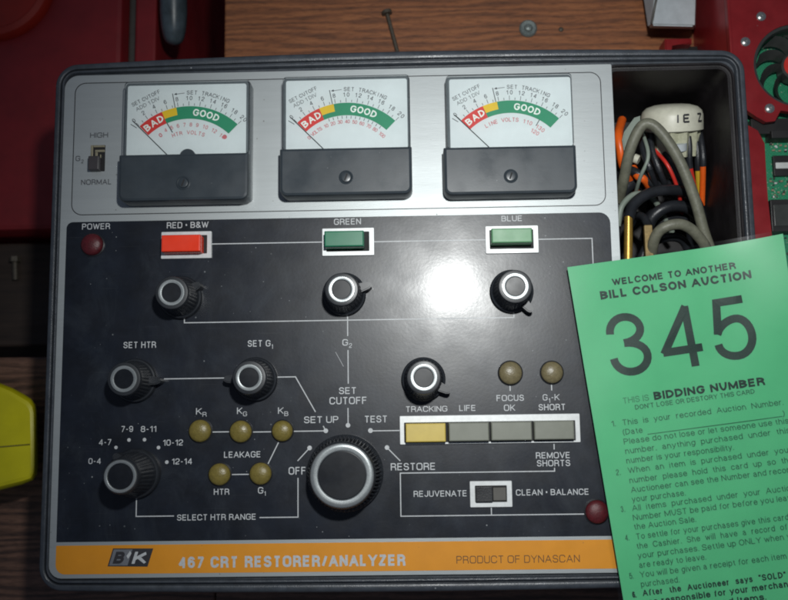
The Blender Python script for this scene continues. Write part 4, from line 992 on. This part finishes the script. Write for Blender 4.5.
# little red corner bracket at its foot
bk = thing('corner_bracket', 'small red corner bracket on the wood between grey adaptor and instrument', 'bracket', at(680, 50, TB))
bm = bmesh.new(); prism(bm, pxs([(665, 38.5), (692, 38), (692, 43.5), (671, 44.5), (671, 62), (665.5, 62)], TB+16), mm(TB)+.0005, mm(TB)+.016, .0008); obj('bracket', bm, 'redplate', bk)
bm = bmesh.new(); prism(bm, pxs([(672, 50), (684, 46), (698, 46), (702, 62), (672, 62)], TB+8), mm(TB)+.0005, mm(TB)+.008, .0008); obj('bracket_foot', bm, 'component', bk)

# ================================================================== SMALL THINGS AROUND
# grey adaptor
t = thing('power_adaptor', 'grey plastic adaptor with slanted side on the wood at the top edge', 'adaptor', at(670, 0, TB))
zt = TB+38
top = pxs([(661, -60), (697.5, -60), (694.5, 26.5), (651.5, 25.5)], zt); bot = pxs([(634, -60), (699, -60), (695.5, 29.5), (646, 28), (637.5, 8)], TB+12)
bot = pxs([(634, -60), (698, -60), (695.5, 29.5), (648, 28)], TB+12)
bm = bmesh.new(); loft(bm, [[tuple(p) for p in pxs([(640, -60), (697, -60), (694.5, 29.5), (651, 28)], TB+.5)], [tuple(p) for p in bot], [tuple(p) for p in top]])
bmesh.ops.bevel(bm, geom=list(bm.edges), offset=.0012, segments=2, affect='EDGES'); obj('adaptor_body', bm, 'greybox', t)
bm = bmesh.new(); tube(bm, [at(662, -30, zt+.1), at(651.5, 23.5, zt+.1)], .0008, 8, smooth=False); obj('seam', bm, 'greydark', t)
# nail, disc
t = thing('nail', 'rusty steel nail lying on the wood above the middle meter', 'nail', at(390, 28, TB))
bm = bmesh.new(); tube(bm, [at(387, 13, TB+2), at(397.5, 52, TB+1.5)], .0014, 12, smooth=False); obj('shank', bm, 'rust', t)
bm = bmesh.new(); a = at(386.5, 11, TB+2.5); b = at(387.2, 14, TB+2.5); tube(bm, [a, b], .0036, 20, smooth=False); obj('nail_head', bm, 'rust', t)
c = at(528, 29, TB); bm = bmesh.new()
lathe(bm, (c.x, c.y, mm(TB)+.0002), [(.0062, 0), (.0062, .0012), (.0052, .0022), (.0030, .0020), (.0022, .0032), (.0001, .0036)], 36, )
tag(obj('metal_stud', bm, 'galv'), 'round grey metal stud on the wood above the right meter', 'stud')
c = at(561, 29.5, TB); bm = bmesh.new(); sphere_cap(bm, (c.x, c.y, mm(TB)+.0002), .0018, .001, 14, 4); tag(obj('wood_screw', bm, 'rust'), 'tiny screw head in the wood right of the round metal stud', 'screw')
# yellow case at the left
t = thing('yellow_case', 'bright yellow plastic case poking in at left edge, on the brown table', 'case', at(0, 440, TB))
zt = TB+44
def ring_y(o, z, sc=0):
    return [tuple(p) for p in pxs([(-120, 372-o), (-30, 376-o), (-6, 381-o), (12+o*.3, 388-o), (24+o*.6, 394.5-o), (31+o*.8, 399-o*.8), (35.5+o, 405-o*.5), (37+o, 413), (37.6+o, 440), (37.8+o, 466), (37+o, 474+o*.3), (33+o*.7, 480+o*.5), (22, 484.5+o), (0, 490+o), (-120, 520+o)], z)]
bm = bmesh.new(); loft(bm, [ring_y(-3, TB-5.9), ring_y(-1, TB+10), ring_y(.3, zt-12), ring_y(0, zt-7), ring_y(-1.2, zt-3), ring_y(-3.5, zt-.8), ring_y(-7, zt)])
obj('case_shell', bm, 'yellow', t)
bm = bmesh.new(); tube(bm, [at(-60, 452, zt), at(30, 444.5, zt)], .0005, 8, smooth=False); obj('shell_seam', bm, 'olive', t)
# red cabinet at the left with its round lid
zt = -170
t = thing('red_cabinet', 'dark red metal cabinet at left behind the instrument', 'cabinet', at(60, 100, -600))
a = at(-400, 238, zt); b = at(133, -400, zt)
bm = bmesh.new(); rbox(bm, a.x, b.x, a.y, b.y, -.5995, mm(zt), .006, .004); obj('cabinet_body', bm, 'redpaint', t)
a2 = at(134, 238, zt-10); b2 = at(146, -400, zt-10); bm = bmesh.new(); rbox(bm, b.x+.0003, b2.x, a.y, b.y, -.5995, mm(zt)-.014, .002, .002); obj('cabinet_trim', bm, 'greydark', t)
a3 = at(153.5, 238, zt-10); bm = bmesh.new(); rbox(bm, b2.x+.0003, a3.x, a.y, b.y, -.5995, mm(zt)-.006, .002, .002); obj('cabinet_rail', bm, 'redpaint', t)
t = thing('red_drum', 'brighter red shallow round drum on the red cabinet in the top left corner', 'drum', at(0, -20, zt))
c = at(-6, -18, zt+8); bm = bmesh.new(); rad = .044
lathe(bm, (c.x, c.y, mm(zt)+.0003), [(rad, 0), (rad, .005), (rad-.002, .008), (rad-.006, .0095), (rad-.008, .008), (.001, .008)], 72); obj('drum_lid', bm, 'redbright', t)
# dark ledge with a bolt below the cabinet
a = at(-300, 352, -190); b = at(70, 242, -190)
bm = bmesh.new(); rbox(bm, a.x, b.x, a.y, b.y, -.5995, -.19, .002, .002); tag(obj('dark_shelf', bm, 'darkwood'), 'dark wooden ledge between red cabinet and brown table at left', 'ledge')
t = thing('bolt', 'small grey bolt lying on the dark ledge at the left edge', 'bolt', at(15, 268, -190))
bm = bmesh.new(); tube(bm, [at(15, 262, -187), at(15.5, 280, -187)], .0022, 12, smooth=False); obj('bolt_shank', bm, 'rust', t)
bm = bmesh.new(); tube(bm, [at(15, 257, -186), at(15, 262, -186)], .0042, 6, smooth=False); obj('bolt_head', bm, 'rust', t)
# blue grey handle in the gap
P0 = at(173, -40, -150); P1 = at(174, 45, -168)
bm = bmesh.new(); tube(bm, [P0, P0.lerp(P1, .5), P0.lerp(P1, .7), P0.lerp(P1, .85), P0.lerp(P1, .95), P1], lambda s: .0100*math.sqrt(max(.004, 1-(max(0, s-.25)/.76)**1.7)), 24, 8)
t = thing('tool_handle', 'blue grey rounded tool handle hanging into the dark gap by the red cabinet', 'handle', P0)
obj('handle', bm, 'bluegrey', t)

# ================================================================== LIGHT
wd = bpy.data.worlds.new('World'); scene.world = wd; wd.use_nodes = True
bg = wd.node_tree.nodes['Background']; bg.inputs[0].default_value = (.62, .74, 1.0, 1); bg.inputs[1].default_value = .10
hs = at(453, 288)
fl = Vector((2*hs.x, 2*hs.y, H))
ld = bpy.data.lights.new('camera_flash', 'SPOT'); ld.energy = 9.0; ld.spot_size = math.radians(82); ld.spot_blend = 1.0; ld.shadow_soft_size = .013; ld.color = (.98, 1.0, .985)
lo = bpy.data.objects.new('camera_flash', ld); COL.objects.link(lo); lo.location = fl
tgt = at(540, 290); lo.rotation_euler = (tgt-fl).to_track_quat('-Z', 'Y').to_euler()

# ================================================================== CAMERA
cd = bpy.data.cameras.new('camera'); cam = bpy.data.objects.new('camera', cd); COL.objects.link(cam); scene.camera = cam
cd.sensor_fit = 'HORIZONTAL'; cd.sensor_width = 36; cd.lens = F/788*36; cd.clip_start = .01; cd.clip_end = 50
m4 = R.to_4x4(); m4.translation = Vector((0, 0, H)); cam.matrix_world = m4
R3 = Matrix(((Xc.x, Yc.x, Zc.x), (Xc.y, Yc.y, Zc.y), (Xc.z, Yc.z, Zc.z)))
cd.dof.use_dof = True; cd.dof.focus_distance = .50; cd.dof.aperture_fstop = 11
# world axes written in camera space are the rows of R, so R itself maps camera to world
scene.render.engine = 'CYCLES'; scene.cycles.filter_width = 1.9
scene.render.resolution_x = 1024; scene.render.resolution_y = 780
vs = scene.view_settings; vs.view_transform = 'Standard'; vs.look = 'None'; vs.exposure = 0; vs.gamma = 1
